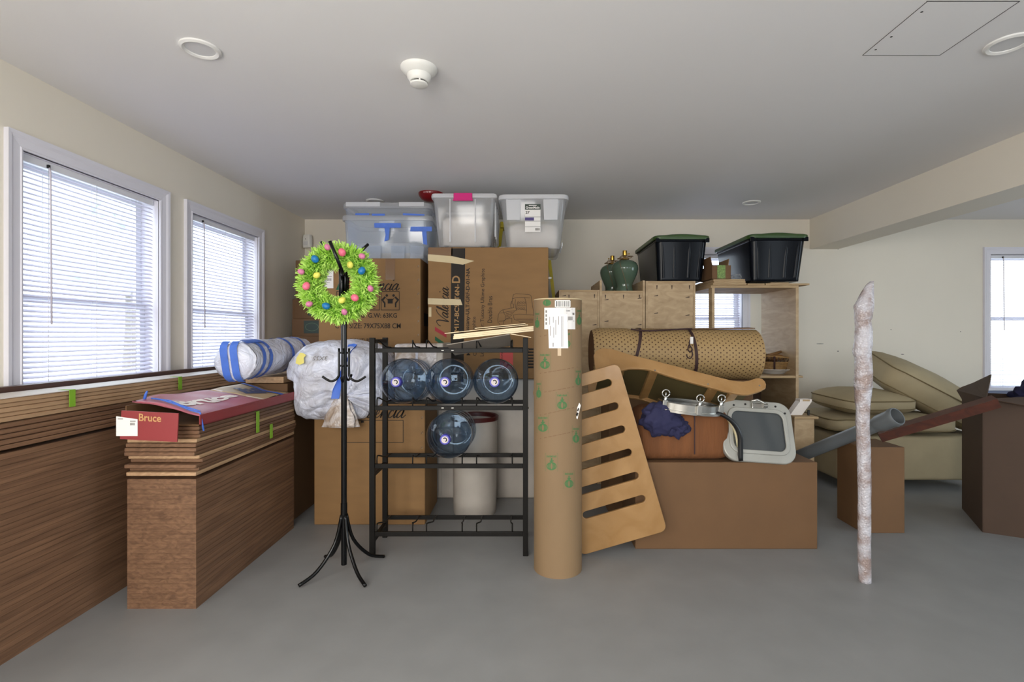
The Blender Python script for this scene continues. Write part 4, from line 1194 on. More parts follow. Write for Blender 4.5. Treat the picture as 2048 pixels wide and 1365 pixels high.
def stick(name, m, pts):
    bm = bmesh.new(); n = len(pts)
    vs_ = [bm.verts.new(film_map(*onfilm(*p))) for p in pts]; c_ = bm.verts.new(sum((v.co for v in vs_), Vector()) / n + Vector((0, -.006, 0)))
    for i in range(n): bm.faces.new((vs_[i], vs_[(i + 1) % n], c_))
    return fin(bm, name, m, bag, True)
stick('yellow_sticker', M['yellow_note'], [(597, 706), (606, 707), (613, 711), (609, 716), (612, 726), (602, 730), (592, 727), (592, 716)])
ik = Ink()
vv, ff = text2d('3X22', .004); x0_, z0_ = onfilm(658, 721); x1_, z1_ = onfilm(629, 713)
ik.v = [(x0_ + u * (x1_ - x0_), z0_ + v * (z1_ - z0_)) for u, v in vv]; ik.f = ff
ik.lay('mirrored_marking', M['grey_ink'], bag, film_map)
bl = stick('blue_tape_flap', M['blue_tape'], [(672, 778), (684, 752), (688, 690), (697, 688), (706, 690), (700, 702), (692, 730), (689, 770), (684, 796), (668, 796)])
# wrapped flat pack beside it
fp = thing('wrapped_pack', 'pale flat pack in cloudy film behind the leftmost bottle', 'wrapped pack', (-.715, 3.32, .801))
bm = bmesh.new(); abox(bm, -.155, .165, 0, .36, 0, .375)
bmesh.ops.bevel(bm, geom=list(bm.edges), offset=.02, segments=3, affect='EDGES', profile=.5)
fin(bm, 'film', M['film_tan'], fp, True)
box('film_seam', -.012, .004, -.004, 0, .21, .36, M['film'], fp, .001)
box('end_cap', .125, .172, -.006, .366, .01, .38, M['grey_wrap'], fp, .01)
box('film_fold', -.156, .125, -.003, 0, .198, .206, M['grey_wrap'], fp, .001)

# ================================================================ bottle rack
YK0, YK1 = 2.80, 3.055
XK0, XK1 = P(745, 0, YK0).x, P(1051, 0, YK0).x
rk = thing('bottle_rack', 'dark metal rack holding blue water bottles', 'rack', (XK0, YK0, 0))
WK = XK1 - XK0; DK = YK1 - YK0; HK = P(0, 676, YK0).z
h_ = .0145
for x, y, nm in ((0, 0, 'post'), (WK, 0, 'post'), (0, DK, 'post'), (WK, DK, 'post')):
    box(nm, x - h_, x + h_, y - h_, y + h_, 0, HK, M['metal_black'], rk, .002)
for x in (0, WK):
    for zz in (HK - .02, .45, .08):
        box('side_bar', x - .011, x + .011, h_, DK - h_, zz - .011, zz + .011, M['metal_black'], rk, .002)
tiers = [P(0, 701.5, YK0).z, P(0, 816.5, YK0).z, P(0, 816.5, YK0).z - .325, .12]
axes = [P(803, 0, 2.95).x, P(897, 0, 2.95).x, P(992, 0, 2.95).x]
rod = None
for ti, zz in enumerate(tiers):
    for y in (0, DK):
        b = box('shelf_rail', h_, WK - h_, y - .008, y + .008, zz - .012, zz + .012, M['metal_black'], rk, .0015)
    for ax_ in axes:
        for s in (-1, 1):
            x = ax_ - XK0 + s * .100
            pts = [(x, -.002, zz), (x, -.002, zz + .045), (x, .006, zz + .056), (x + s * -.006, .02, zz + .054), (x - s * .012, DK * .5, zz + .02), (x - s * .012, DK - .01, zz + .012)]
            tube('cradle_rod', pts, .0042, M['metal_black'], rk, 6)
    for x in (WK * .46, WK * .525):
        if ti < 2: box('paint_chip', x - .007, x + .006, -.0088, -.0078, zz - .001, zz + .003, M['white'], rk)
for zz in tiers[:2]:
    lathe('bolt', [(.006, 0), (.005, .004)], M['steel'], rk, 10, (WK + h_, 0, zz), (0, R(90), 0))

def bottle(label, x, z, y, group='blue water bottles in the rack', rz=0.0):
    t = thing('water_bottle', label, 'water bottle', (x, y, z), (R(-3.0), 0, rz), group)
    prof = [(.026, .030), (.029, .05), (.034, .062), (.055, .074), (.085, .090), (.112, .112), (.128, .134), (.135, .158), (.1355, .20), (.131, .205), (.131, .212), (.1355, .218), (.1355, .25), (.127, .26), (.127, .285), (.1355, .295),
            (.1355, .33), (.131, .335), (.131, .342), (.1355, .348), (.1355, .43), (.130, .452), (.112, .465), (.085, .468), (.05, .455)]
    lathe('body', prof, M['bottle'], t, 48, axis='Y', smooth=True, cap0=False)
    lathe('neck_ring', [(.026, .028), (.032, .030), (.032, .036), (.026, .038)], M['bottle'], t, 28, axis='Y', cap0=False, cap1=False)
    cp = lathe('cap', [(.026, .0), (.0288, .003), (.0295, .012), (.0295, .030), (.031, .034)], M['cap'], t, 32, axis='Y')
    lathe('cap_sticker', [(.0195, -.0012), (.0195, .0005)], M['seal'], cp, 28, axis='Y')
    ik = Ink()
    ik.line([(.010 * math.cos(a), .010 * math.sin(a)) for a in (R(-70 + 18 * k) for k in range(13))], .006)
    ik.lay('sticker_print', M['ink'], cp, lambda a, b: (a, -.0016, b))
    return t
zb = tiers[1] + .012 + .1355 - .004
for k, (ax_, lb) in enumerate(zip(axes, ('leftmost of the three blue water bottles on the rack', 'middle blue water bottle on the rack', 'rightmost of the three blue water bottles on the rack'))):
    bottle(lb, ax_, zb, 2.815, rz=[-.03, .03, .02][k])
bottle('blue water bottle on the tier below the three others', axes[1], tiers[2] + .012 + .1355 - .004, 2.815)

# thin sheets laid over the rack top
def sheet_board(label, a, b, y0, y1, th, m, group='thin boards on the bottle rack'):
    """a, b: world (x, z) of its left and right lower front edge"""
    L = math.hypot(b[0] - a[0], b[1] - a[1]); ang = math.atan2(b[1] - a[1], b[0] - a[0])
    bm = bmesh.new(); abox(bm, 0, L, 0, y1 - y0, 0, th)
    o = fin(bm, 'thin_board', m, None, False, (a[0], y0, a[1]), (0, -ang, 0))
    return tag(o, label, 'board', group)
M['sheet'] = wood_mat('pale_sheet_edge', srgb(232, 208, 164), srgb(240, 222, 186), 5, (1, 8, 8), .5)
M['sheet_grey'] = mat('grey_hardboard_face', srgb(150, 140, 128), .6, var=.05)
def xz(px, py, Y=2.80): p = P(px, py, Y); return (p.x, p.z)
y0 = 2.79
sh = tag(fin((lambda b: (abox(b, 0, P(1021, 0, y0).x - P(893, 0, y0).x, 0, .26, 0, .004), b)[1])(bmesh.new()), 'thin_board', M['sheet_grey']), 'lowest grey sheet with slots leaning on the bottle rack rods', 'board', 'thin boards on the bottle rack')
p_ = P(893, 691, y0); q_ = P(1040, 666, y0)
sh.location = p_; sh.rotation_euler = (R(-15), -math.atan2(q_.z - p_.z, q_.x - p_.x), 0); 
sheet_board('narrow white strip sloping down to the right end of the rack', xz(1021, 669), xz(1062, 676), 2.795, 2.83, .004, M['sheet'])
sheet_board('lower thick pale board lying on the bottle rack', xz(907, 679), xz(1067, 662.5), 2.79, 3.03, .0085, M['sheet'])
sheet_board('middle thick pale board lying on the bottle rack', xz(907.5, 675.6), xz(1067, 659), 2.79, 3.03, .0085, M['sheet'])
sheet_board('upper thick pale board lying on the bottle rack', xz(908.5, 672.2), xz(1067, 655.6), 2.79, 3.03, .0085, M['sheet'])
sheet_board('long thin sheet above the thick pale boards', xz(889.5, 668), xz(1056, 650.8), 2.795, 3.03, .0035, M['sheet'])
sheet_board('short thin sheet on the very top of the rack boards', xz(949.5, 657.8), xz(1051, 648.2), 2.80, 3.02, .0035, M['sheet'])

# red rimmed drum behind the rack
t = thing('drum', 'pale drum with dark red rim behind the lower rack tier', 'drum', (P(950, 0, 3.5).x, 3.50, 0))
zd = P(0, 831, 3.5).z
lathe('body', [(.145, 0), (.150, .02), (.155, zd - .02), (.148, zd - .02), (.142, .03)], M['grey_wrap'], t, 40, cap1=True)
lathe('rim', [(.150, zd - .03), (.164, zd - .028), (.166, zd - .004), (.158, zd + .002), (.148, zd - .004), (.147, zd - .03)], M['drum_red'], t, 40, cap0=False, cap1=False)

# ================================================================ big cardboard tube
TX, TY, TR = P(1115.5, 0, 2.65).x, 2.65, .1265
tb = thing('cardboard_tube', 'wide brown cardboard tube with green emblems and shipping labels', 'cardboard tube', (TX, TY, 0))
HT = P(0, 600, TY).z
lathe('shell', [(TR, 0), (TR, HT), (TR - .006, HT), (TR - .006, .02)], M['card_grey'], tb, 64, cap0=True, cap1=True, smooth='auto')
lathe('rim_edge', [(TR + .0004, HT - .004), (TR + .001, HT - .001), (TR, HT + .0008), (TR - .006, HT + .0008)], M['masking'], tb, 64, cap0=False, cap1=False)
Yn = TY - TR
def cyl(e=.0008):
    def f(px, b):
        py = -b
        s = max(-.999, min(.999, (px - 1115.5) / F * Yn / TR * 1.0))
        a = math.asin(s); Y = TY - TR * math.cos(a)
        z = ZC - (py - VY) / F * Y
        return ((TR + e) * math.sin(a), -(TR + e) * math.cos(a), z)
    return f
def rect_on(ik, x0, y0, x1, y1, n=8):
    for k in range(n):
        a = x0 + (x1 - x0) * k / n; b = x0 + (x1 - x0) * (k + 1) / n
        ik.poly([(a, -y1), (b, -y1), (b, -y0), (a, -y0)])
    return ik
def emblem(px, py, s=1.0, half=None):
    ik = Ink(); n = 22
    ik.frame(px - 12 * s, -(py + 18), px + 12 * s, -(py - 18), .35)
    for rx in (9, 6.2, 3.2):
        ik.line([(px + rx * s * math.cos(2 * math.pi * k / n), -(py + 8) + 7.2 * math.sin(2 * math.pi * k / n)) for k in range(n)], 1.9, closed=True)
    ik.poly([(px - 1.8 * s, -py - 2), (px + 1.8 * s, -py - 2), (px + 1.4 * s, -py + 8), (px - 1.4 * s, -py + 8)])
    ik.poly([(px + 1 * s, -py), (px + 4 * s, -py + 2), (px + 4 * s, -py + 4.5), (px + 1 * s, -py + 3)]); ik.poly([(px - 1 * s, -py), (px - 3.5 * s, -py + 1), (px - 3.5 * s, -py + 4), (px - 1 * s, -py + 2.6)])
    for k in range(7):                                      # unreadably small word above the emblem
        ik.rect(px + (-9.4 + k * 2.8) * s, -py + 9.6, px + (-7.6 + k * 2.8) * s, -py + 13.6 - (k % 2) * .6)
    ik.lay('green_emblem', M['onion'], tb, cyl())
for px, py, s in ((1090, 604, 1), (1157.5, 634, .5), (1087, 722, .95), (1155, 755, .6), (1121, 803, 1), (1083, 848, .95), (1072, 640, .35), (1128, 680, 1), (1150, 870, .7), (1100, 925, 1), (1075, 780, .4), (1135, 960, .9)):
    if py > 606: emblem(px, py, s)
ik = Ink().disc(1091, -606, 8, 6.5); ik.lay('green_emblem', M['onion'], tb, cyl())
for k, (y0, y1) in enumerate(((640, 612), (675, 655), (749, 733), (788, 771), (833, 812), (880, 860))):   # spiral seams
    Ink().line([(1068.5 + q * 9.4, -(y0 + (y1 - y0) * q / 10)) for q in range(11)], .8).lay('spiral_seam', M['card_dark'], tb, cyl(.0005))
rect_on(Ink(), 1086, 616, 1148, 659).lay('paper_label', M['paper'], tb, cyl(.0012))
ik = Ink(); q = [(1093, 630), (1131, 629), (1133, 697), (1095, 697)]
for k in range(6):
    f0, f1 = k / 6, (k + 1) / 6
    ik.poly([(1093 + 2 * 1 + 38 * f0, -697), (1095 + 38 * f1, -697), (1093 + 38 * f1, -629.5), (1093 + 38 * f0, -629.5)])
ik.lay('paper_sheet', mat('white_sheet', srgb(240, 236, 232), .6), tb, cyl(.0024))
rect_on(Ink(), 1106.5, 600.5, 1138, 615.5).lay('barcode_sticker', M['paper'], tb, cyl(.0012))
ik = Ink(); xx = 1109.0
while xx < 1136:
    w = random.choice((.6, .9, 1.6)); ik.rect(xx, -613.5, xx + w, -602.5); xx += w + random.choice((.7, 1.2, 1.8))
ik.rect(1107, -615.5, 1138, -614.3).rect(1107, -602, 1138, -600.6)
ik.lay('barcode', M['label_green'], tb, cyl(.002))
ik = Ink()
for k in range(9): ik.rect(1132.5 + k * 1.15, -641, 1132.5 + k * 1.15 + .6, -633.5)
ik.rect(1131, -643, 1146, -642.2).rect(1142, -630.5, 1146, -626).rect(1129, -627, 1142, -626.4).rect(1129, -619, 1142, -618)
for k in range(7): ik.rect(1129 + k * 1.2, -623.5, 1129.7 + k * 1.2, -620.8)
for k in range(4): ik.rect(1088.5, -626 - k * 8, 1091, -621 - k * 8)
ik.lay('label_print', M['grey_ink'], tb, cyl(.0018))
ik = Ink()
for px_ in (1118.6, 1122): ik.rect(px_, -694, px_ + .7, -633)
for px_, y0, y1 in ((1096, 634, 650), (1103, 634, 646), (1113.5, 633, 650), (1097.5, 652, 672), (1104, 655, 676), (1108, 640, 670)): ik.rect(px_, -y1, px_ + 1.0, -y0)
ik.rect(1102.5, -694, 1104, -686)
ik.lay('sheet_print', mat('faint_print', srgb(128, 120, 118), .7), tb, cyl(.0032))
Ink().rect(1112, -712, 1119, -697).lay('clear_tape', mat('cloudy_tape', srgb(196, 172, 140), .3), tb, cyl(.001))
bm = bmesh.new()
tg = [P(1158.5, 806, 2.57), P(1161.5, 811, 2.565), P(1155, 839, 2.56), P(1147.5, 832.5, 2.56)]
vs_ = [bm.verts.new(p - Vector((TX, TY, 0))) for p in tg]; bm.faces.new(vs_)
r_ = bmesh.ops.extrude_face_region(bm, geom=list(bm.faces)); 
for v in [e for e in r_['geom'] if isinstance(e, bmesh.types.BMVert)]: v.co.y += .001
fin(bm, 'hanging_tag', M['paper'], tb)
ik = Ink()
ik.poly([(1156.5, -816), (1158.5, -818), (1156, -824), (1154, -822)]).poly([(1154, -825), (1157, -827), (1154.5, -834), (1151.5, -830)])
ik.lay('tag_print', M['ink'], tb, lambda a, b: P(a, -b, 2.557) - Vector((TX, TY, 0)))
# ================================================================ plywood cabinets
random.seed(31)
YC = 4.15
def cx_(px, Y=YC): return P(px, 0, Y).x
def cz_(py, Y=YC): return P(0, py, Y).z
hole = None
def pocket(t, x, z, horiz=False):
    """pocket-screw slot milled into the plywood"""
    global hole
    if hole is None:
        bm = bmesh.new(); pts = [(.006 * math.cos(a), .022 + .006 * math.sin(a)) for a in (R(k * 30) for k in range(7))] + [(.006 * math.cos(a) * .4, -.022 + .004 * math.sin(a)) for a in (R(180 + k * 30) for k in range(7))]
        rings = [[bm.verts.new((x_, d, z_)) for x_, z_ in pts] for d in (-.0006, .003)]
        skin(bm, rings); hole = fin(bm, 'pocket_hole', M['dark_wood'], t)
        o = hole
    else: o = share(hole, 'pocket_hole', t)
    o.location = (x, -.0003, z); o.rotation_euler = (0, R(80) if horiz else 0, 0); o.scale = (.8, 1, .62)
def ply_cab(label, x0, x1, z1, y1, rise=0.0, mid=None, panel_in=0.0):
    t = thing('plywood_cabinet', label, 'cabinet', (x0, YC, 0)); w = x1 - x0; d = y1 - YC; th = .018
    for xx in (0, w - th):
        box('side_panel', xx, xx + th, 0, d, 0, z1 + rise, M['ply'], t, .001)
    box('top_panel', th, w - th, 0, d, z1 - th, z1, M['ply_edge'], t, .001)
    box('back_panel', th, w - th, .004, .022, .02, z1 - th, M['ply'], t, .001)
    box('bottom_panel', th, w - th, .022, d, .02, .038, M['ply_edge'], t)
    return t
xa, xb, xc, xd_ = cx_(1118), cx_(1199.5), cx_(1291.5), cx_(1391)
t1 = ply_cab('plywood cabinet just right of the cardboard tube', xa, xb - .002, cz_(580), 4.7)
t2 = ply_cab('plywood cabinet carrying the two green lamp bases', xb, xc - .006, cz_(582), 4.7, rise=cz_(561) - cz_(582))
t3 = ply_cab('tallest plywood cabinet under a green-lidded tote', xc, xd_, cz_(562.5), 4.72)
for t, lst in ((t1, ((1189, 593), (1189, 650, 1), (1128, 592, 1), (1138, 594))), (t2, ((1211, 594), (1247, 594), (1279, 594), (1213, 600, 1), (1279, 597, 1), (1279, 650, 1), (1213, 643, 1))),
               (t3, ((1314, 575), (1344, 575), (1379, 575), (1312, 592, 1), (1375, 595, 1), (1312, 627, 1), (1375, 631, 1)))):
    for h in lst: pocket(t, cx_(h[0]) - t.location.x, cz_(h[1]), len(h) > 2)

# ---- lamp bases
def lamp(label, x, y, z, s=1.0, flip=1):
    t = thing('lamp_base', label, 'lamp', (x, y, z), (0, 0, 0), 'green ceramic lamp bases'); t.scale = (s, s, s)
    prof = [(.068, 0), (.076, .006), (.074, .02), (.066, .045), (.068, .07), (.080, .10), (.098, .14), (.110, .175), (.1155, .205), (.112, .232), (.098, .256), (.075, .272), (.052, .281), (.040, .285), (.026, .285)]
    # throwing rings
    pr = []
    for (r0, h0), (r1, h1) in zip(prof, prof[1:]):
        for k in range(3):
            f = k / 3; pr.append((r0 + (r1 - r0) * f + (.0008 if (len(pr) % 2 and .1 < h0 < .25) else 0), h0 + (h1 - h0) * f))
    pr.append(prof[-1])
    lathe('vase', pr, M['celadon'], t, 48, smooth=True)
    lathe('vase_cap', [(.040, .284), (.036, .294), (.014, .300), (.010, .315)], M['brass'], t, 24)
    sk = lathe('socket', [(.010, .31), (.017, .318), (.019, .328), (.019, .365), (.0165, .366), (.0165, .352)], M['brass'], t, 24)
    tube('switch_key', [(flip * .016, 0, .335), (flip * .036, -.004, .337)], .003, M['brass'], sk, 8)
    lathe('switch_knob', [(.0055, -.004), (.0055, .004)], M['brass'], sk, 10, (flip * .038, -.004, .337), (0, R(90), 0))
    for k in range(3):
        pts = [(.05 * math.cos(a) * (1 + .2 * k) + flip * .004, -.018 + .02 * math.sin(a * 2 + k), .305 + .014 * math.sin(a + k)) for a in (2 * math.pi * q / 20 for q in range(21))]
        tube('wound_cord', pts, .003, M['cord_gold'], t, 6)
    tube('hanging_cord', [(-.055, -.06, .282), (-.06, -.098, .235), (-.04, -.106, .17), (-.018, -.090, .11), (.0, -.073, .055), (.006, -.072, .02)], .0022, M['cord_gold'], t, 6)
    lathe('plug', [(.005, 0), (.005, .02)], M['black'], t, 10, (.007, -.074, .005), (R(10), 0, 0))
    return t
zl = cz_(582) + .0005
lamp('front green ceramic lamp base with brass socket', P(1249.5, 0, 4.30).x, 4.30, zl, .98)
lamp('rear green ceramic lamp base half hidden behind the other', P(1222.5, 0, 4.53).x + .01, 4.53, zl, .96, -1)

# ---- dark totes with green lids
def dark_tote(label, x0, x1, yf, z0, h, d, yaw=0):
    w = x1 - x0
    t = thing('lidded_tote', label, 'storage box', ((x0 + x1) / 2, yf + d / 2, z0), (0, 0, yaw), 'dark totes with green lids')
    bm = bmesh.new()
    loft(bm, [(w * .78, d * .83, .03, 0.0), (w * .80, d * .845, .04, .012), (w * .80, d * .845, .04, .022), (w * .905, d * .945, .05, h - .06), (w * .93, d * .96, .05, h - .055), (w * .93, d * .96, .05, h - .03)], n=6)
    fin(bm, 'tub', M['tote_dark'], t, 'auto')
    for xx in (-.34, -.13, .14, .33):          # vertical flutes on the front end
        bm = bmesh.new(); ww = w * (.05 if abs(xx) > .2 else .07)
        rings = []
        for z_, q in ((.03, .80), (h - .062, .905)):
            yb_ = -d * (.845 + (.945 - .845) * (z_ / h)) / 2
            rings.append([bm.verts.new((xx * w * q / .9 + a * ww / 2, yb_ - b, z_)) for a, b in ((-1, -.004), (-.6, .004), (0, .006), (.6, .004), (1, -.004))])
        skin(bm, rings, False, False, closed=False); fin(bm, 'flute', M['tote_dark'], t, True)
    bm = bmesh.new()                            # lid with raised arched centre
    secs = [(w * .95, d * .97, .05, h - .040), (w * .99, d * .99, .06, h - .040), (w, d, .06, h - .028), (w * .995, d * .995, .06, h - .012), (w * .93, d * .95, .05, h - .004), (w * .60, d * .72, .05, h + .004)]
    rings = []
    for sw, sd, r_, z_ in secs:
        ring = []
        for x_, y_ in rrect(sw, sd, r_, 6):
            ring.append(bm.verts.new((x_, y_, z_ + (.012 * math.cos(min(1, abs(x_) / (w * .28)) * math.pi / 2) if z_ > h - .03 else 0))))
        rings.append(ring)
    skin(bm, rings); bmesh.ops.subdivide_edges(bm, edges=[e for e in bm.edges if abs(e.verts[0].co.z - e.verts[1].co.z) < .02 and e.calc_length() > w * .4], cuts=8)
    for v in bm.verts:
        if v.co.z > h - .03 and abs(v.co.x) < w * .3: v.co.z = max(v.co.z, v.co.z) + .010 * math.cos(abs(v.co.x) / (w * .3) * math.pi / 2)
    fin(bm, 'lid', M['tote_lid'], t, 'auto')
    for s in (-1, 1):
        box('lid_latch', s * w * .43 - .02, s * w * .43 + .02, -d * .492, -d * .47, h - .065, h - .03, M['tote_dark'], t, .003)
    return t
YT = 4.12
dark_tote('dark tote with green lid on the tallest plywood cabinet', cx_(1309, YT), cx_(1423, YT), YT, cz_(562.5) + .001, cz_(467, YT) - cz_(562.5) - .008, .78)
YT2 = 4.08
zt2 = P(0, 564, 4.15).z
dt = dark_tote('dark tote with green lid on the open shelf unit', cx_(1499, YT2), cx_(1622, YT2), YT2, zt2 + .004, cz_(464, YT2) - zt2 - .012, .80)
Ink().rect(-.04, .24, .03, .31).lay('sticker', M['yellow_note'], dt, lambda a, z: (-.203 - (z - .2) * .09 - .012, a - .1, z))
Ink().rect(-.04, .20, .03, .235).lay('sticker', M['paper'], dt, lambda a, z: (-.203 - (z - .2) * .09 - .012, a - .1, z))

# ---- open shelf unit
YU = 4.10; xu0, xu1 = cx_(1424, YU), cx_(1597.5, YU); zu = cz_(571, YU)
su = thing('shelf_unit', 'open plywood shelf unit against the back wall', 'shelf unit', (xu0, YU, 0)); wu = xu1 - xu0
box('left_post', 0, .022, 0, .075, 0, zu - .02, M['ply'], su, .001)
box('left_post', 0, .022, .52, .60, 0, zu - .02, M['ply'], su, .001)
box('side_panel', wu - .024, wu, 0, .60, 0, zu - .02, M['ply'], su, .001)
box('top_panel', -.01, wu, 0, .60, zu - .02, zu, M['ply_edge'], su, .001)
zs = cz_(752, YU)
box('shelf', .022, wu - .024, .004, .60, zs - .02, zs, M['ply_edge'], su, .001)
box('back_panel', .0, wu, .60, .612, 0, zs, M['dark_wood'], su)
box('shelf_end', wu, wu + .046, .02, .07, zs - .018, zs - .002, M['ply_edge'], su, .002)
# loose boards on top of it
def top_board(label, x0, x1, y0, y1, z0, th, m='ply_edge', yaw=0):
    cx, cy = (x0 + x1) / 2, (y0 + y1) / 2
    o = box('cut_board', x0, x1, y0, y1, z0, z0 + th, M[m], None, .001); o.rotation_euler = (0, 0, yaw)
    return tag(o, label, 'board', 'offcut boards on the shelf unit')
M['dark_end'] = wood_mat('brown_board_end', srgb(112, 86, 64), srgb(140, 110, 84), 5, (6, 6, 6), .7)
zb0 = zu + .0005
top_board('lower offcut board at the left end of the shelf top', cx_(1424, YU), cx_(1491, YU), 4.08, 4.64, zb0, .0155)
top_board('middle offcut board at the left end of the shelf top', cx_(1426, YU), cx_(1489, YU), 4.08, 4.62, zb0 + .016, .0155)
top_board('upper offcut board under the small open carton', cx_(1425, YU), cx_(1488, YU), 4.08, 4.62, zb0 + .032, .0155)
top_board('short offcut board left of centre under the dark tote', cx_(1493, YU), cx_(1527, YU), 4.08, 4.66, zb0, .012)
top_board('long offcut board overhanging the shelf right end', cx_(1530, YU), cx_(1617, YU), 4.085, 4.60, zb0, .0135)
top_board('thin offcut board between the dark tote and shelf', cx_(1543, YU), cx_(1580, YU), 4.115, 4.60, zb0 + .0145, .010)
for px0, px1, z_ in ((1424, 1432, zb0), (1426, 1434, zb0 + .016), (1425, 1433, zb0 + .032)):
    pass
# small open carton with green tape
xm = cx_(1440, YU)
sc_ = thing('open_carton', 'small open carton with glittery green tape on the shelf unit', 'carton', (xm, 4.20, zb0 + .048))
w_ = .155; d_ = .26; hh = .112
for x0, x1, y0, y1, nm in ((-w_ / 2, w_ / 2, -d_ / 2, -d_ / 2 + .004, 'front_wall'), (-w_ / 2, w_ / 2, d_ / 2 - .004, d_ / 2, 'rear_wall'), (-w_ / 2, -w_ / 2 + .004, -d_ / 2, d_ / 2, 'side_wall'), (w_ / 2 - .004, w_ / 2, -d_ / 2, d_ / 2, 'side_wall')):
    box(nm, x0, x1, y0, y1, 0, hh, M['card_dark'], sc_)
box('floor_panel', -w_ / 2, w_ / 2, -d_ / 2, d_ / 2, 0, .003, M['card_dark'], sc_)
f1 = box('flap', -w_ / 2 - .006, -w_ / 2 - .002, -d_ / 2, d_ / 2 * .4, hh * .9, hh + .07, M['card_dark'], sc_); f1.rotation_euler = (0, R(-12), 0)
f2 = box('flap', w_ / 2 - .002, w_ / 2 + .002, -d_ / 2 + .05, d_ / 2, hh * .9, hh + .06, M['card'], sc_); f2.rotation_euler = (0, R(8), 0)
box('green_tape', -.034, .032, -d_ / 2 - .0015, -d_ / 2, .004, hh + .001, mat('sparkly_green_tape', srgb(110, 136, 70), .3, var=.5, scale=90), sc_)
# wire stand
wsd = thing('wire_stand', 'small dark wire stand beside the small open carton', 'wire stand', (cx_(1476, YU), 4.12, zb0 + .048))
for k in range(4): tube('wire', [(-.035, .02, .006 + k * .011), (.035 + k * -.001, .0, .008 + k * .0125)], .0014, M['steel'], wsd, 5)
tube('wire', [(.036, 0, .0), (.031, 0, .05)], .0016, M['steel'], wsd, 5); tube('wire', [(-.035, .02, .0), (-.035, .02, .042)], .0016, M['steel'], wsd, 5)

# basket on a dish on the shelf
pl = thing('dish', 'white dish under the wicker basket on the shelf', 'dish', (P(1546, 0, 4.34).x, 4.34, zs + .0005))
lathe('bowl', [(.085, 0), (.09, .004), (.13, .03), (.165, .040), (.166, .044), (.128, .036), (.085, .010)], M['china'], pl, 40)
bk = thing('wicker_basket', 'wicker basket with dark rim standing on the white dish', 'basket', (P(1549, 0, 4.34).x, 4.34, zs + .0365))
bk.scale = (.94, .94, .94)
for k in range(9):                                      # woven rows
    r_ = .125 + .0058 * k; z_ = .006 + k * .0082
    pts = [((r_ + .0028 * math.sin(18 * a + (k % 2) * math.pi)) * math.cos(a), (r_ + .0028 * math.sin(18 * a + (k % 2) * math.pi)) * .8 * math.sin(a), z_) for a in (2 * math.pi * q / 72 for q in range(73))]
    tube('woven_row', pts, .0046, M['wicker'], bk, 6)
lathe('lining', [(.11, .002), (.122, .01), (.162, .075)], M['wicker_dark'], bk, 36, cap1=False).scale = (1, .8, 1)
for k in range(34):
    a = 2 * math.pi * k / 34
    tube('rim_loop', [(.172 * math.cos(a), .172 * .8 * math.sin(a), .078), (.182 * math.cos(a + .06), .182 * .8 * math.sin(a + .06), .098), (.178 * math.cos(a + .12), .178 * .8 * math.sin(a + .12), .116)], .0048, M['wicker_dark'], bk, 5)
tube('top_rim', [(.178 * math.cos(a), .178 * .8 * math.sin(a), .118 + .008 * math.sin(2 * a)) for a in (2 * math.pi * q / 48 for q in range(49))], .008, M['wicker'], bk, 8)
for a in (R(-112), R(-62), R(-20)):
    tube('leather_band', [(.128 * math.cos(a), .128 * .8 * math.sin(a), .0), (.155 * math.cos(a), .155 * .8 * math.sin(a), .04), (.185 * math.cos(a), .185 * .8 * math.sin(a), .09), (.184 * math.cos(a), .184 * .8 * math.sin(a), .125)], .009, M['strap'], bk, 8)
M['leather'] = mat('tan_leather', srgb(132, 96, 54), .6, var=.15, scale=10)
def lump(name, m, parent, c, s, seed, amp=.18, n=3, freq=2.0):
    bm = bmesh.new(); bmesh.ops.create_icosphere(bm, subdivisions=n, radius=1)
    for v in bm.verts:
        d = 1 + amp * noise.noise(v.co * freq + Vector((seed, 0, 0))) + amp * .5 * noise.noise(v.co * freq * 2.7 + Vector((0, seed, 0)))
        v.co = Vector((v.co.x * s[0], v.co.y * s[1], v.co.z * s[2])) * d
    return fin(bm, name, m, parent, True, c)
lump('stored_leather', M['leather'], bk, (-.03, 0, .11), (.13, .09, .035), 2.0)
tube('stored_stick', [(-.09, -.06, .13), (.0, -.03, .15), (.11, .02, .172)], [.012, .014, .011], M['leather'], bk, 8)
lump('stored_pouch', mat('sage_pouch', srgb(150, 140, 100), .7), bk, (-.13, .0, .14), (.05, .05, .03), 5.0)

# ================================================================ dotted roll
YR_ = 3.62; RR = .183
ra = Vector((P(1186, 0, YR_ - .1).x, YR_, P(0, 707, YR_ - .1).z)); rb = Vector((P(1517, 0, YR_ - .1).x, YR_ - .02, P(0, 711, YR_ - .1).z))
rt = thing('padded_roll', 'thick tan dotted roll strapped with brown cords', 'rolled mat', ((ra.x + rb.x) / 2, YR_, ra.z - RR))
org = Vector(rt.location)
bm = bmesh.new(); uvl = bm.loops.layers.uv.new('uv'); rings = []
axv = (rb - ra).normalized(); L = (rb - ra).length; vv_ = Vector((0, 1, 0)); ww_ = axv.cross(vv_).normalized() * -1
NA, NL = 64, 24
rows = []
for j in range(NL + 1):
    s = j / NL; row = []
    for k in range(NA + 1):
        a = 2 * math.pi * k / NA
        r_ = RR * (1 - .05 * math.exp(-((s - .26) / .02) ** 2) - .05 * math.exp(-((s - .60) / .02) ** 2)) * (1 - (.10 * (1 - s / .03) ** 2 if s < .03 else 0)) * (1 + .012 * math.sin(a * 2 + 1))
        row.append((ra + axv * (s * L) - vv_ * math.cos(a) * r_ + Vector((0, 0, 1)) * math.sin(a) * r_ - org, (s * L / .042, a * RR / .034)))
    rows.append(row)
V = [[bm.verts.new(p) for p, _ in row[:-1]] for row in rows]
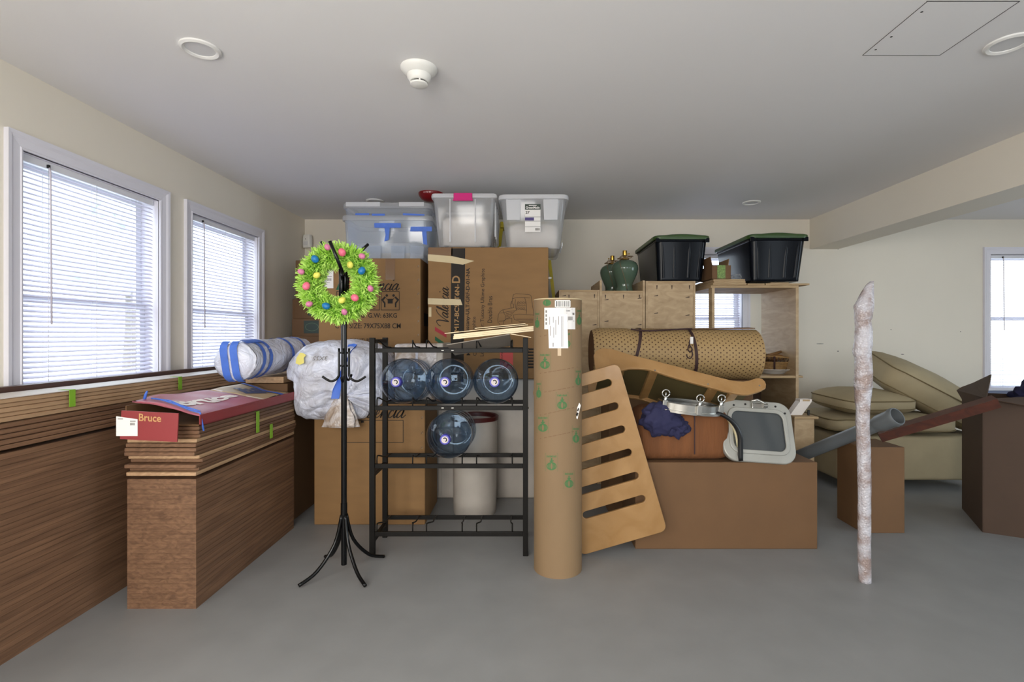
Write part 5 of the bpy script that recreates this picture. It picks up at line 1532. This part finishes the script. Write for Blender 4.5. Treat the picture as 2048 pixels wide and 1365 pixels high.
for j in range(NL):
    for k in range(NA):
        f = bm.faces.new((V[j][k], V[j][(k + 1) % NA], V[j + 1][(k + 1) % NA], V[j + 1][k]))
        for lp, (jj, kk) in zip(f.loops, ((j, k), (j, k + 1), (j + 1, k + 1), (j + 1, k))): lp[uvl].uv = rows[jj][kk][1]
bm.faces.new(V[0]); bm.faces.new(V[-1])
fin(bm, 'mat', M['dotted'], rt, 'auto')
# loose outer edge of the roll and straps
bm = bmesh.new(); a0 = ra + axv * (L * .60) + Vector((0, -.06, RR * .965)) - org; a1 = rb + axv * -.01 + Vector((0, -.05, RR * 1.02)) - org
vs_ = [bm.verts.new(p) for p in (a0, a1, a1 + Vector((0, .10, .006)), a0 + Vector((0, .10, .004)))]; bm.faces.new(vs_)
r_ = bmesh.ops.extrude_face_region(bm, geom=list(bm.faces))
for v in [e for e in r_['geom'] if isinstance(e, bmesh.types.BMVert)]: v.co.z += .006
fin(bm, 'outer_edge', M['card_dark'], rt)
def strap(s, skew):
    pts = []
    for k in range(33):
        a = 2 * math.pi * k / 32; r_ = RR * .985 + .004
        pts.append(ra + axv * (s * L - skew * math.cos(a) * .0 + skew * (math.sin(a))) - vv_ * math.cos(a) * r_ + Vector((0, 0, math.sin(a) * r_)) - org)
    bm = bmesh.new(); rr2 = []
    for p, q in zip(pts, [(-.011, .011)] * len(pts)): rr2.append([bm.verts.new(p + axv * q[0]), bm.verts.new(p + axv * q[1])])
    for i in range(len(rr2) - 1): bm.faces.new((rr2[i][0], rr2[i][1], rr2[i + 1][1], rr2[i + 1][0]))
    return fin(bm, 'strap', M['strap'], rt, True)
strap(.25, .05); s2 = strap(.598, -.012)
def rp(px, py, Y=3.425): return P(px, py, Y) - org
tube('strap_hook', catmull([rp(1380, 680), rp(1379, 690), rp(1384, 698), rp(1381, 704), rp(1376, 700), rp(1378, 690)], 4) , .0045, M['strap'], rt, 7)
tube('strap_hook', catmull([rp(1383, 700), rp(1385, 710), rp(1381, 717), rp(1375, 715), rp(1373, 709)], 4), .0045, M['strap'], rt, 7)
tube('top_cord', catmull([rp(1262, 659, 3.5), rp(1290, 662, 3.5), rp(1340, 660, 3.52), rp(1384, 658, 3.5)], 5), .006, M['strap'], rt, 7)
box('barcode_tag', rp(1379, 0).x, rp(1385, 0).x, rp(0, 0).y - .016, rp(0, 0).y - .012, rp(0, 688).z, rp(0, 674).z, M['paper'], rt)
# what the roll rests on
carton('support_carton', 'large brown carton under the dotted roll', (1.08, 3.64, 0), 1.0, .36, ra.z - RR - .004, M['card_dark'], 0, tape=False)

# ================================================================ wooden slide lying on its side
YN = 2.98
prof = [(1188, 711), (1191.7, 703.5), (1198, 699), (1206, 697), (1223.5, 698.6), (1262.5, 711), (1310, 722.5), (1355, 734), (1400, 746), (1443, 757), (1460, 761), (1475, 763.5), (1487, 764), (1497, 762.5), (1511.6, 757.7), (1518, 757), (1524, 758.6), (1529, 763), (1531.5, 769), (1530.6, 776.7),
        (1522, 781.5), (1511.6, 785), (1497, 789), (1487, 789), (1477, 787.7), (1450, 782.5), (1428.6, 776.7), (1390, 766.5), (1355, 757), (1330, 749), (1306.5, 741), (1290, 737.8), (1277, 737), (1257.7, 737.2), (1241.8, 741.3), (1225, 749), (1200, 752), (1192, 745)]
pc = P(1360, 745, YN)
sl = thing('play_slide', 'birch play slide lying on its side in front of the dotted roll', 'slide', pc)
tilt = R(-33)         # whole slide leans back: bed direction runs down and backwards
bd = Vector((0, math.cos(-tilt) * .86, -math.sin(-tilt) * .95)).normalized(); nd = Vector((0, -bd.z, bd.y))
mtx = Matrix(((1, 0, 0), (0, nd.y, bd.y), (0, nd.z, bd.z)))
def prof_local(pts):
    out = []
    for px, py in pts:
        # put the pixel on the plane of the panel (through pc, spanned by X and nd)
        d = Vector(((px - VX) / F, 1, -(py - VY) / F)); nrm = Vector((1, 0, 0)).cross(nd)
        c0 = Vector((0, 0, ZC)); tt = (pc - c0).dot(nrm) / d.dot(nrm); p = c0 + d * tt - pc
        out.append((p.x, p.dot(nd)))
    return out
pl_ = prof_local(prof)
M4 = mtx.to_4x4()
for nm, w_ in (('side_panel', 0.0), ('side_panel', .36)):
    o = prism_curve(nm, pl_, [], .018, M['birch'], sl, .002)
    o.matrix_local = Matrix.Translation(bd * (w_ + .009)) @ M4
# bed follows the lower edge of the panel
low = prof_local([(1500, 781), (1470, 780), (1430, 770), (1355, 750), (1310, 735), (1275, 731), (1240, 735), (1200, 747)])
bm = bmesh.new(); r0 = []; r1 = []
for a in ((0.018), (0.36)):
    row = [bm.verts.new(Vector((x, 0, 0)) + nd * v + bd * a) for x, v in low]; row2 = [bm.verts.new(Vector((x, 0, 0)) + nd * (v + .012) + bd * a) for x, v in low]
    r0.append(row); r1.append(row2)
for q in (r0, r1):
    for i in range(len(low) - 1): bm.faces.new((q[0][i], q[0][i + 1], q[1][i + 1], q[1][i]))
fin(bm, 'bed', M['olive'], sl, True)
for i, f in ((1, .3), (2, .5), (4, .0), (6, .0)):
    x, v = low[i]
    bm = bmesh.new(); 
    cs = [Vector((x + dx, 0, 0)) + nd * (v + dv) for dx, dv in ((-.03, -.022), (.03, -.010), (.03, .0), (-.03, .0))]
    rings = [[bm.verts.new(c + bd * a) for c in cs] for a in (.02, .358)]; skin(bm, rings); fin(bm, 'cross_bar', M['birch'], sl)
for px, py in ((1519, 772), (1416, 769), (1310, 741.5)):
    x, v = prof_local([(px, py)])[0]
    lathe('screw', [(.005, -.001), (.004, .002)], M['steel'], sl, 10).matrix_local = Matrix.Translation(Vector((x, 0, 0)) + nd * v) @ M4

# ---- climbing panel with slots
YQ = 2.80
a_ = P(1236, 727.5, YQ); ang = math.atan2(-(728 - 749), (1230 - 1163)) * .93
ux = Vector((math.cos(ang), 0, math.sin(ang))); uy = Vector((math.sin(ang), 0, -math.cos(ang)))   # along the top edge, down the side
base = a_ + uy * 1.19
pn = thing('climbing_panel', 'slotted birch climbing panel leaning beside the cardboard tube', 'climbing panel', (base.x, YQ, max(0, base.z)))
porg = Vector(pn.location)
Wp, Lp = .50, (a_.z - .004) / math.cos(ang)
Lp -= Wp * math.sin(ang) / math.cos(ang) * 1.0
def prr(x0, y0, x1, y1, r, n=6):
    pts = []
    for cx, cy, a0 in ((x1 - r, y1 - r, 0), (x0 + r, y1 - r, 90), (x0 + r, y0 + r, 180), (x1 - r, y0 + r, 270)):
        for k in range(n + 1): a = R(a0 + 90 * k / n); pts.append((cx + r * math.cos(a), cy + r * math.sin(a)))
    return pts
holes = []
y_ = .088
while y_ < Lp - .1:
    holes.append(list(reversed(prr(-Wp + .07, y_ - .024 + .0, -.062, y_ + .024, .0235)))); y_ += .135
o = prism_curve('panel', prr(-Wp, 0, 0, Lp, .035), holes, .02, M['birch'], pn, .003)
o.matrix_local = Matrix.Translation(a_ - porg) @ Matrix(((ux.x, uy.x, 0, 0), (0, 0, 1, 0), (ux.z, uy.z, 0, 0), (0, 0, 0, 1)))

# ================================================================ boat fittings, cushion and cloth in front of the slide
carton('support_carton', 'wide low brown carton under the corduroy cushion', (1.16, 3.06, 0), 1.05, .36, .50, M['card_dark'], 0, tape=False)
oc = thing('corduroy_cushion', 'brown corduroy cushion in front of the slide', 'cushion', (.93, 3.05, .502))
bm = bmesh.new(); abox(bm, -.27, .27, -.15, .15, 0, .285)
bmesh.ops.bevel(bm, geom=list(bm.edges), offset=.07, segments=5, affect='EDGES', profile=.6)
for v in bm.verts: v.co.z += .03 * (1 - (v.co.x / .27) ** 2) * (v.co.z / .28); 
fin(bm, 'cover', M['corduroy'], oc, True)
box('seam', .05, .056, -.155, -.148, .04, .285, M['strap'], oc, .001)
nv = thing('navy_cloth', 'crumpled navy cloth on the brown corduroy cushion', 'cloth', (.785, 2.885, .66))
lump('fabric', M['navy'], nv, (0, 0, .085), (.11, .055, .090), 3.3, .35, 4, 2.6)
lump('fabric_fold', M['navy'], nv, (.09, .02, .035), (.075, .05, .06), 7.1, .4, 4, 3)
cv = thing('vinyl_strap', 'cream vinyl strap with black edging beside the white hatch', 'strap', (1.175, 2.93, .50))
def arc_band(name, m, r0, w, y0, y1, parent):
    bm = bmesh.new(); rows = []
    for k in range(15):
        a = R(105 - 100 * k / 14)
        rows.append([bm.verts.new((-.11 + (r0 + dr) * math.cos(a), y, .12 + (r0 + dr) * math.sin(a))) for dr, y in ((0, y0), (0, y1), (-w, y1), (-w, y0))])
    for k in range(6):
        rows.append([bm.verts.new((-.11 + (r0 + dr) * math.cos(R(5)), y, .12 + (r0 + dr) * math.sin(R(5)) - .02 * (k + 1))) for dr, y in ((0, y0), (0, y1), (-w, y1), (-w, y0))])
    skin(bm, rows); return fin(bm, name, m, parent, True)
arc_band('strap_body', M['cream_vinyl'], .175, .012, -.06, .06, cv)
arc_band('strap_edge', M['black'], .180, .022, -.078, -.055, cv); arc_band('strap_edge', M['black'], .180, .022, .055, .078, cv)

# stainless porthole lying nearly edge-on
YO = 2.93
po = thing('porthole', 'stainless steel porthole ring with three ring nuts', 'porthole', P(1376, 822, YO), (R(4), R(5.5), 0))
bm = bmesh.new(); alathe(bm, [(.205, 0), (.205, .012), (.185, .014), (.185, .05), (.178, .054), (.165, .05), (.165, .01), (.175, 0)], 48)
fin(bm, 'ring', M['steel'], po, 'auto').scale = (.98, .62, 1)
bm = bmesh.new(); alathe(bm, [(.165, .03), (.01, .034)], 40); fin(bm, 'port_glass', M['smoke_glass'], po, True).scale = (.97, .61, 1)
for xx, yy in ((-.155, -.05), (.02, -.118), (.168, -.045)):
    box('clamp_lug', xx - .016, xx + .016, yy - .016, yy + .012, .002, .060, M['steel'], po, .004)
    nut = lathe('ring_nut', [(.010, .055), (.010, .075), (.005, .082)], M['steel'], po, 14, (xx, yy, 0))
    tube('nut_ring', [(.021 * math.cos(a), 0, .098 + .021 * math.sin(a)) for a in (2 * math.pi * k / 20 for k in range(21))], .0042, M['steel'], nut, 8)
    tube('nut_pin', [(0, 0, .078), (0, 0, .104)], .0045, M['steel'], nut, 8)
# white aluminium deck hatch
YH = 2.88
hc = P(1520, 812, YH)
ht = thing('deck_hatch', 'white cast aluminium deck hatch with smoked pane', 'deck hatch', (hc.x, YH, .502), (R(-22), R(4), 0))
zt = (hc.z - .502) / math.cos(R(22)) + .002
def hmap(o): return o
outer = prr(-.205, 0, .205, zt, .075, 8); inner = list(reversed(prr(-.165, .05, .165, zt - .052, .05, 8)))
o = prism_curve('frame', outer, [inner], .035, M['cast_alu'], ht, .006); o.rotation_euler = (R(90), 0, 0)
o = prism_curve('inner_bezel', prr(-.172, .043, .172, zt - .045, .055, 8), [list(reversed(prr(-.155, .06, .155, zt - .062, .045, 8)))], .012, M['cast_alu'], ht, .003); o.rotation_euler = (R(90), 0, 0); o.location = (0, -.022, 0)
o = prism_curve('pane', prr(-.166, .048, .166, zt - .050, .05, 8), [], .008, M['smoke_glass'], ht); o.rotation_euler = (R(90), 0, 0); o.location = (0, -.008, 0)
for xx, zz in ((-.13, zt - .03), (.12, zt - .022), (.172, zt - .06), (.03, zt - .022), (-.06, zt - .02)):
    lathe('bolt_hole', [(.006, 0), (.006, .003)], M['black'], ht, 12, (xx, -.0185, zz), (R(90), 0, 0))
la = box('latch_base', -.03, .06, -.04, -.018, zt - .045, zt - .012, M['steel'], ht, .005)
tube('latch_handle', [(-.04, -.04, zt - .006), (.0, -.05, zt + .004), (.04, -.048, zt - .012), (.055, -.045, zt - .03)], .007, M['steel'], ht, 8)
lathe('latch_pivot', [(.013, -.012), (.013, .012)], M['steel'], ht, 14, (.045, -.045, zt - .028), (0, R(90), 0))

# ================================================================ far right: stand, pole, cushions, boxes
stn = thing('narrow_cabinet', 'narrow plywood cabinet with small things beside the white hatch', 'cabinet', (P(1612, 0, 3.5).x, 3.62, 0))
zn = P(0, 834, 3.5).z
box('carcass', -.07, .07, -.10, .14, 0, zn - .018, M['ply'], stn, .002)
box('top_board', -.08, .09, -.12, .15, zn - .018, zn, M['ply_edge'], stn, .004)
wb_ = thing('white_moulding', 'slanted white moulding offcut on the narrow cabinet', 'moulding', (P(1604, 0, 3.58).x, 3.60, zn + .0008))
bm = bmesh.new()
rings = [[bm.verts.new((x + sx, y, z)) for x, y in ((-.055, -.03), (.03, -.03), (.03, .03), (-.055, .03))] for sx, z in ((-.035, 0), (.035, .096), (.036, .112))]
skin(bm, rings); fin(bm, 'block', M['plank_edge_white'], wb_)
box('bare_wood_end', -.0, .05, -.0315, -.03, .098, .110, M['ply_edge'], wb_)
bo = lathe('bolt', [(.008, 0), (.008, .036), (.006, .038)], M['black'], None, 14, (P(1617, 0, 3.56).x, 3.56, zn + .0005)); tag(bo, 'upright black bolt beside the white moulding offcut', 'bolt')

# bubble wrapped pole
YB_ = 2.50
bp = thing('bubble_wrapped_pole', 'tall pole wrapped in bubble wrap in front of the cushions', 'wrapped pole', (P(1729, 0, YB_).x, YB_, 0))
edge = [(842, 1713, 1737), (820, 1714, 1738), (800, 1712, 1739), (776, 1711, 1741), (775, 1710, 1742), (745, 1712, 1743), (715, 1711, 1741), (706, 1708, 1740), (690, 1710, 1742), (660, 1713, 1742), (642, 1712, 1739), (638, 1711, 1741), (630, 1711, 1742), (612, 1710, 1744), (600, 1717, 1745), (585, 1724, 1745.5), (570, 1733, 1746), (563, 1741, 1746)]
lev = [(0.0, -.026, .030), (.2, -.030, .027), (.45, -.028, .029), (.65, -.033, .026)]
for py, a, b in edge: lev.append((P(0, py, YB_).z, P(a, 0, YB_).x - bp.location.x, P(b, 0, YB_).x - bp.location.x))
bm = bmesh.new(); rings = []
fine = []
for (z0, a0, b0), (z1, a1, b1) in zip(lev, lev[1:]):
    n = max(1, int((z1 - z0) / .012))
    for k in range(n): f = k / n; fine.append((z0 + (z1 - z0) * f, a0 + (a1 - a0) * f, b0 + (b1 - b0) * f))
fine.append(lev[-1])
for z_, a, b in fine:
    c_, r_ = (a + b) / 2, (b - a) / 2; ring = []
    for k in range(28):
        an = 2 * math.pi * k / 28
        q = 1 + .07 * noise.noise(Vector((math.cos(an) * 2, math.sin(an) * 2, z_ * 14))) + .05 * noise.noise(Vector((math.cos(an) * 6, math.sin(an) * 6, z_ * 40)))
        dep = max(r_, .02) if z_ < 1.42 else max(.012, r_)
        ring.append(bm.verts.new((c_ + r_ * q * math.cos(an), dep * q * math.sin(an), z_)))
    rings.append(ring)
skin(bm, rings); fin(bm, 'wrap', M['bubble'], bp, True)
for zz in ():
    tube('wrap_edge', [(.047 * math.cos(a), .047 * math.sin(a), zz + .03 * a / 6) for a in (2 * math.pi * k / 24 for k in range(22))], .0025, M['film'], bp, 5)

# sofa cushions
def cushion(label, loc, rot, w, d, band, bulge, seed, group='beige sofa cushions'):
    t = thing('sofa_cushion', label, 'cushion', loc, rot, group)
    n = 26
    def outline(f):    # rounded rectangle outline param
        pts = []
        for x, y in prr(-w / 2, -d / 2, w / 2, d / 2, .12, 6): 
            e = 1 - .03 * math.cos(math.atan2(y, x) * 4); pts.append((x * e * f, y * e * f))
        return pts
    bm = bmesh.new(); rings = []
    for s in (-1, 1):
        levels = [(0.02, 1), (.25, .97), (.5, .84), (.7, .66), (.84, .45), (.93, .25), (.98, .09), (1.0, 0)]
        rs = []
        for f, h in levels:
            rs.append([bm.verts.new((x, y, s * (band / 2 + bulge * h * (1 + .10 * noise.noise(Vector((x * 5 + seed, y * 5, s)))) + .006 * noise.noise(Vector((x * 14, y * 14, seed)))))) for x, y in outline(f)])
        rings.append(rs)
    allr = rings[0] + list(reversed(rings[1]))
    skin(bm, allr)
    cov = fin(bm, 'cover', M['beige'], t, True)
    for s in (-1, 1):
        o_ = outline(1.004); o_.append(o_[0])
        tube('piping', [(x, y, s * band / 2 + .004 * math.sin(x * 30)) for x, y in o_], .005, M['beige_pipe'], cov, 6)
    return t
cushion('large tilted beige cushion sloping down to the right', (3.42, 4.28, .76), (R(16), R(28), R(-6)), .92, .58, .15, .09, 1.0)
cushion('flat beige cushion behind the bubble-wrapped pole', (2.84, 4.22, .685), (R(3), R(1), R(8)), .66, .48, .065, .075, 4.0)
cushion('lowest beige cushion under the two others', (2.95, 4.24, .52), (0, 0, R(-3)), 1.0, .58, .08, .045, 8.0)
so = thing('sofa', 'beige upholstered sofa below the loose cushions', 'sofa', (3.08, 4.3, 0))
box('seat_base', -.60, .62, -.34, .36, .08, .43, M['beige'], so, .03, 4, True)
for x in (-.52, .54):
    for y in (-.27, .29): box('foot', x - .025, x + .025, y - .025, y + .025, 0, .085, M['dark_wood'], so, .004)
# grey pipe
m0 = P(1795, 833, 2.80)
pdir = Vector((.25, -.75, .45)).normalized()
pl0 = m0 - pdir * ((m0.z - .07) / pdir.z)
pv = thing('grey_pipe', 'grey plastic pipe with flared socket leaning near the cushions', 'pipe', (pl0.x, pl0.y, 0)); porg = Vector(pv.location)
q_ = pdir.to_track_quat('Z', 'Y')
Lq = (m0 - pl0).length
o = lathe('pipe_barrel', [(.040, 0), (.040, Lq - .12)], M['pvc'], pv, 32, cap1=False); o.rotation_mode = 'QUATERNION'; o.rotation_quaternion = q_; o.location = pl0 - porg
o = lathe('flared_socket', [(.040, Lq - .14), (.049, Lq - .11), (.049, Lq - .03), (.053, Lq - .028), (.053, Lq - .008), (.049, Lq), (.044, Lq), (.044, Lq - .10), (.036, Lq - .12)], M['pvc'], pv, 36, cap0=False, cap1=False); o.rotation_mode = 'QUATERNION'; o.rotation_quaternion = q_; o.location = pl0 - porg
# open carton on the right
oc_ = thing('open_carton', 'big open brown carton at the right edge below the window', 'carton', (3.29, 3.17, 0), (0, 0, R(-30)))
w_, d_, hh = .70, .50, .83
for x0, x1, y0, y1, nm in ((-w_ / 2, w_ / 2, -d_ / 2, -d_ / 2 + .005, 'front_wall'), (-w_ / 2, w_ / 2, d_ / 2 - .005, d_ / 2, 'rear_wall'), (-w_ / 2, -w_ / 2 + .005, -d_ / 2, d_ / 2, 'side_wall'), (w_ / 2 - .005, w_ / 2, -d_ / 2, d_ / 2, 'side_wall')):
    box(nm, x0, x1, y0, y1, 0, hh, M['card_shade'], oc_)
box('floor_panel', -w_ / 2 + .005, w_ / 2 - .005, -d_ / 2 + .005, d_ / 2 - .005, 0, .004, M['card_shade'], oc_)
inv = oc_.matrix_basis.inverted() if False else (Matrix.Translation(oc_.location) @ Matrix.Rotation(R(-30), 4, 'Z')).inverted()
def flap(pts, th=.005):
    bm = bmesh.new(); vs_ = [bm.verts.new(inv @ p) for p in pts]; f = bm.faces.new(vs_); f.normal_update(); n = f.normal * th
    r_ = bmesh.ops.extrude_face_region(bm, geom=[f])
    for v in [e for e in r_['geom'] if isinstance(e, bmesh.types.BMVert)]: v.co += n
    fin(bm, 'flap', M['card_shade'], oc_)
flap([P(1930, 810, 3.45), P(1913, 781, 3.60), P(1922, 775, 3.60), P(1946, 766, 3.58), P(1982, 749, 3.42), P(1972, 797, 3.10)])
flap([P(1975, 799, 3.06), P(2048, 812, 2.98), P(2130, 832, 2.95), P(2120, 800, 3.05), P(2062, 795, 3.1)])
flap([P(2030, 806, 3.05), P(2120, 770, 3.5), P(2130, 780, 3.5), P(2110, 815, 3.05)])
jk = thing('navy_bundle', 'crumpled navy and white bundle in the big open carton', 'cloth', (3.36, 3.20, .62))
lump('fabric', M['navy'], jk, (-.02, 0, .19), (.16, .14, .14), 9.0, .4, 4, 2.5)
lump('white_lining', M['plank_edge_white'], jk, (-.10, -.07, .22), (.06, .05, .05), 5.0, .45, 3, 3)
lump('fabric_fold', M['navy'], jk, (0, 0, .03), (.2, .16, .1), 4.0, .2, 3)
# red-brown timber
ta, tb_ = P(1993, 803, 2.92), P(1862, 842, 3.06)
dirt = (tb_ - ta).normalized(); ground = ta + dirt * ((ta.z - .05) / -dirt.z)
end = ta + dirt * .62
tm = thing('timber', 'red-brown timber offcut sloping off the big open carton', 'timber', (end.x, end.y, 0))
bm = bmesh.new(); fr_ = Vector((0, 1, 0)); up2 = dirt.cross(fr_).normalized(); up2 = up2 if up2.z > 0 else -up2
sd = up2.cross(dirt).normalized()
rings = [[bm.verts.new(p + up2 * a + sd * b - Vector(tm.location)) for a, b in ((-.028, -.035), (.028, -.035), (.028, .035), (-.028, .035))] for p in (ta, end)]
skin(bm, rings); fin(bm, 'beam', M['mahogany'], tm)
carton('support_carton', 'small brown carton under the low end of the timber', (end.x - .02, end.y + .06, 0), .26, .26, end.z - .055, M['card_dark'], 0, tape=False)
# white framed panel leaning under the right window
fp_ = thing('framed_panel', 'white framed blue-grey panel leaning under the right window', 'panel', (5.0, 5.02, 0), (R(-6), 0, 0))
zf = .705
box('panel', -.32, .32, .0, .008, .03, zf - .03, M['blue_grey'], fp_)
for x0, x1, z0, z1 in ((-.35, -.315, 0, zf), (.315, .35, 0, zf), (-.315, .315, 0, .035), (-.315, .315, zf - .03, zf)):
    box('frame_bar', x0, x1, -.008, .016, z0, z1, M['trim'], fp_, .003)
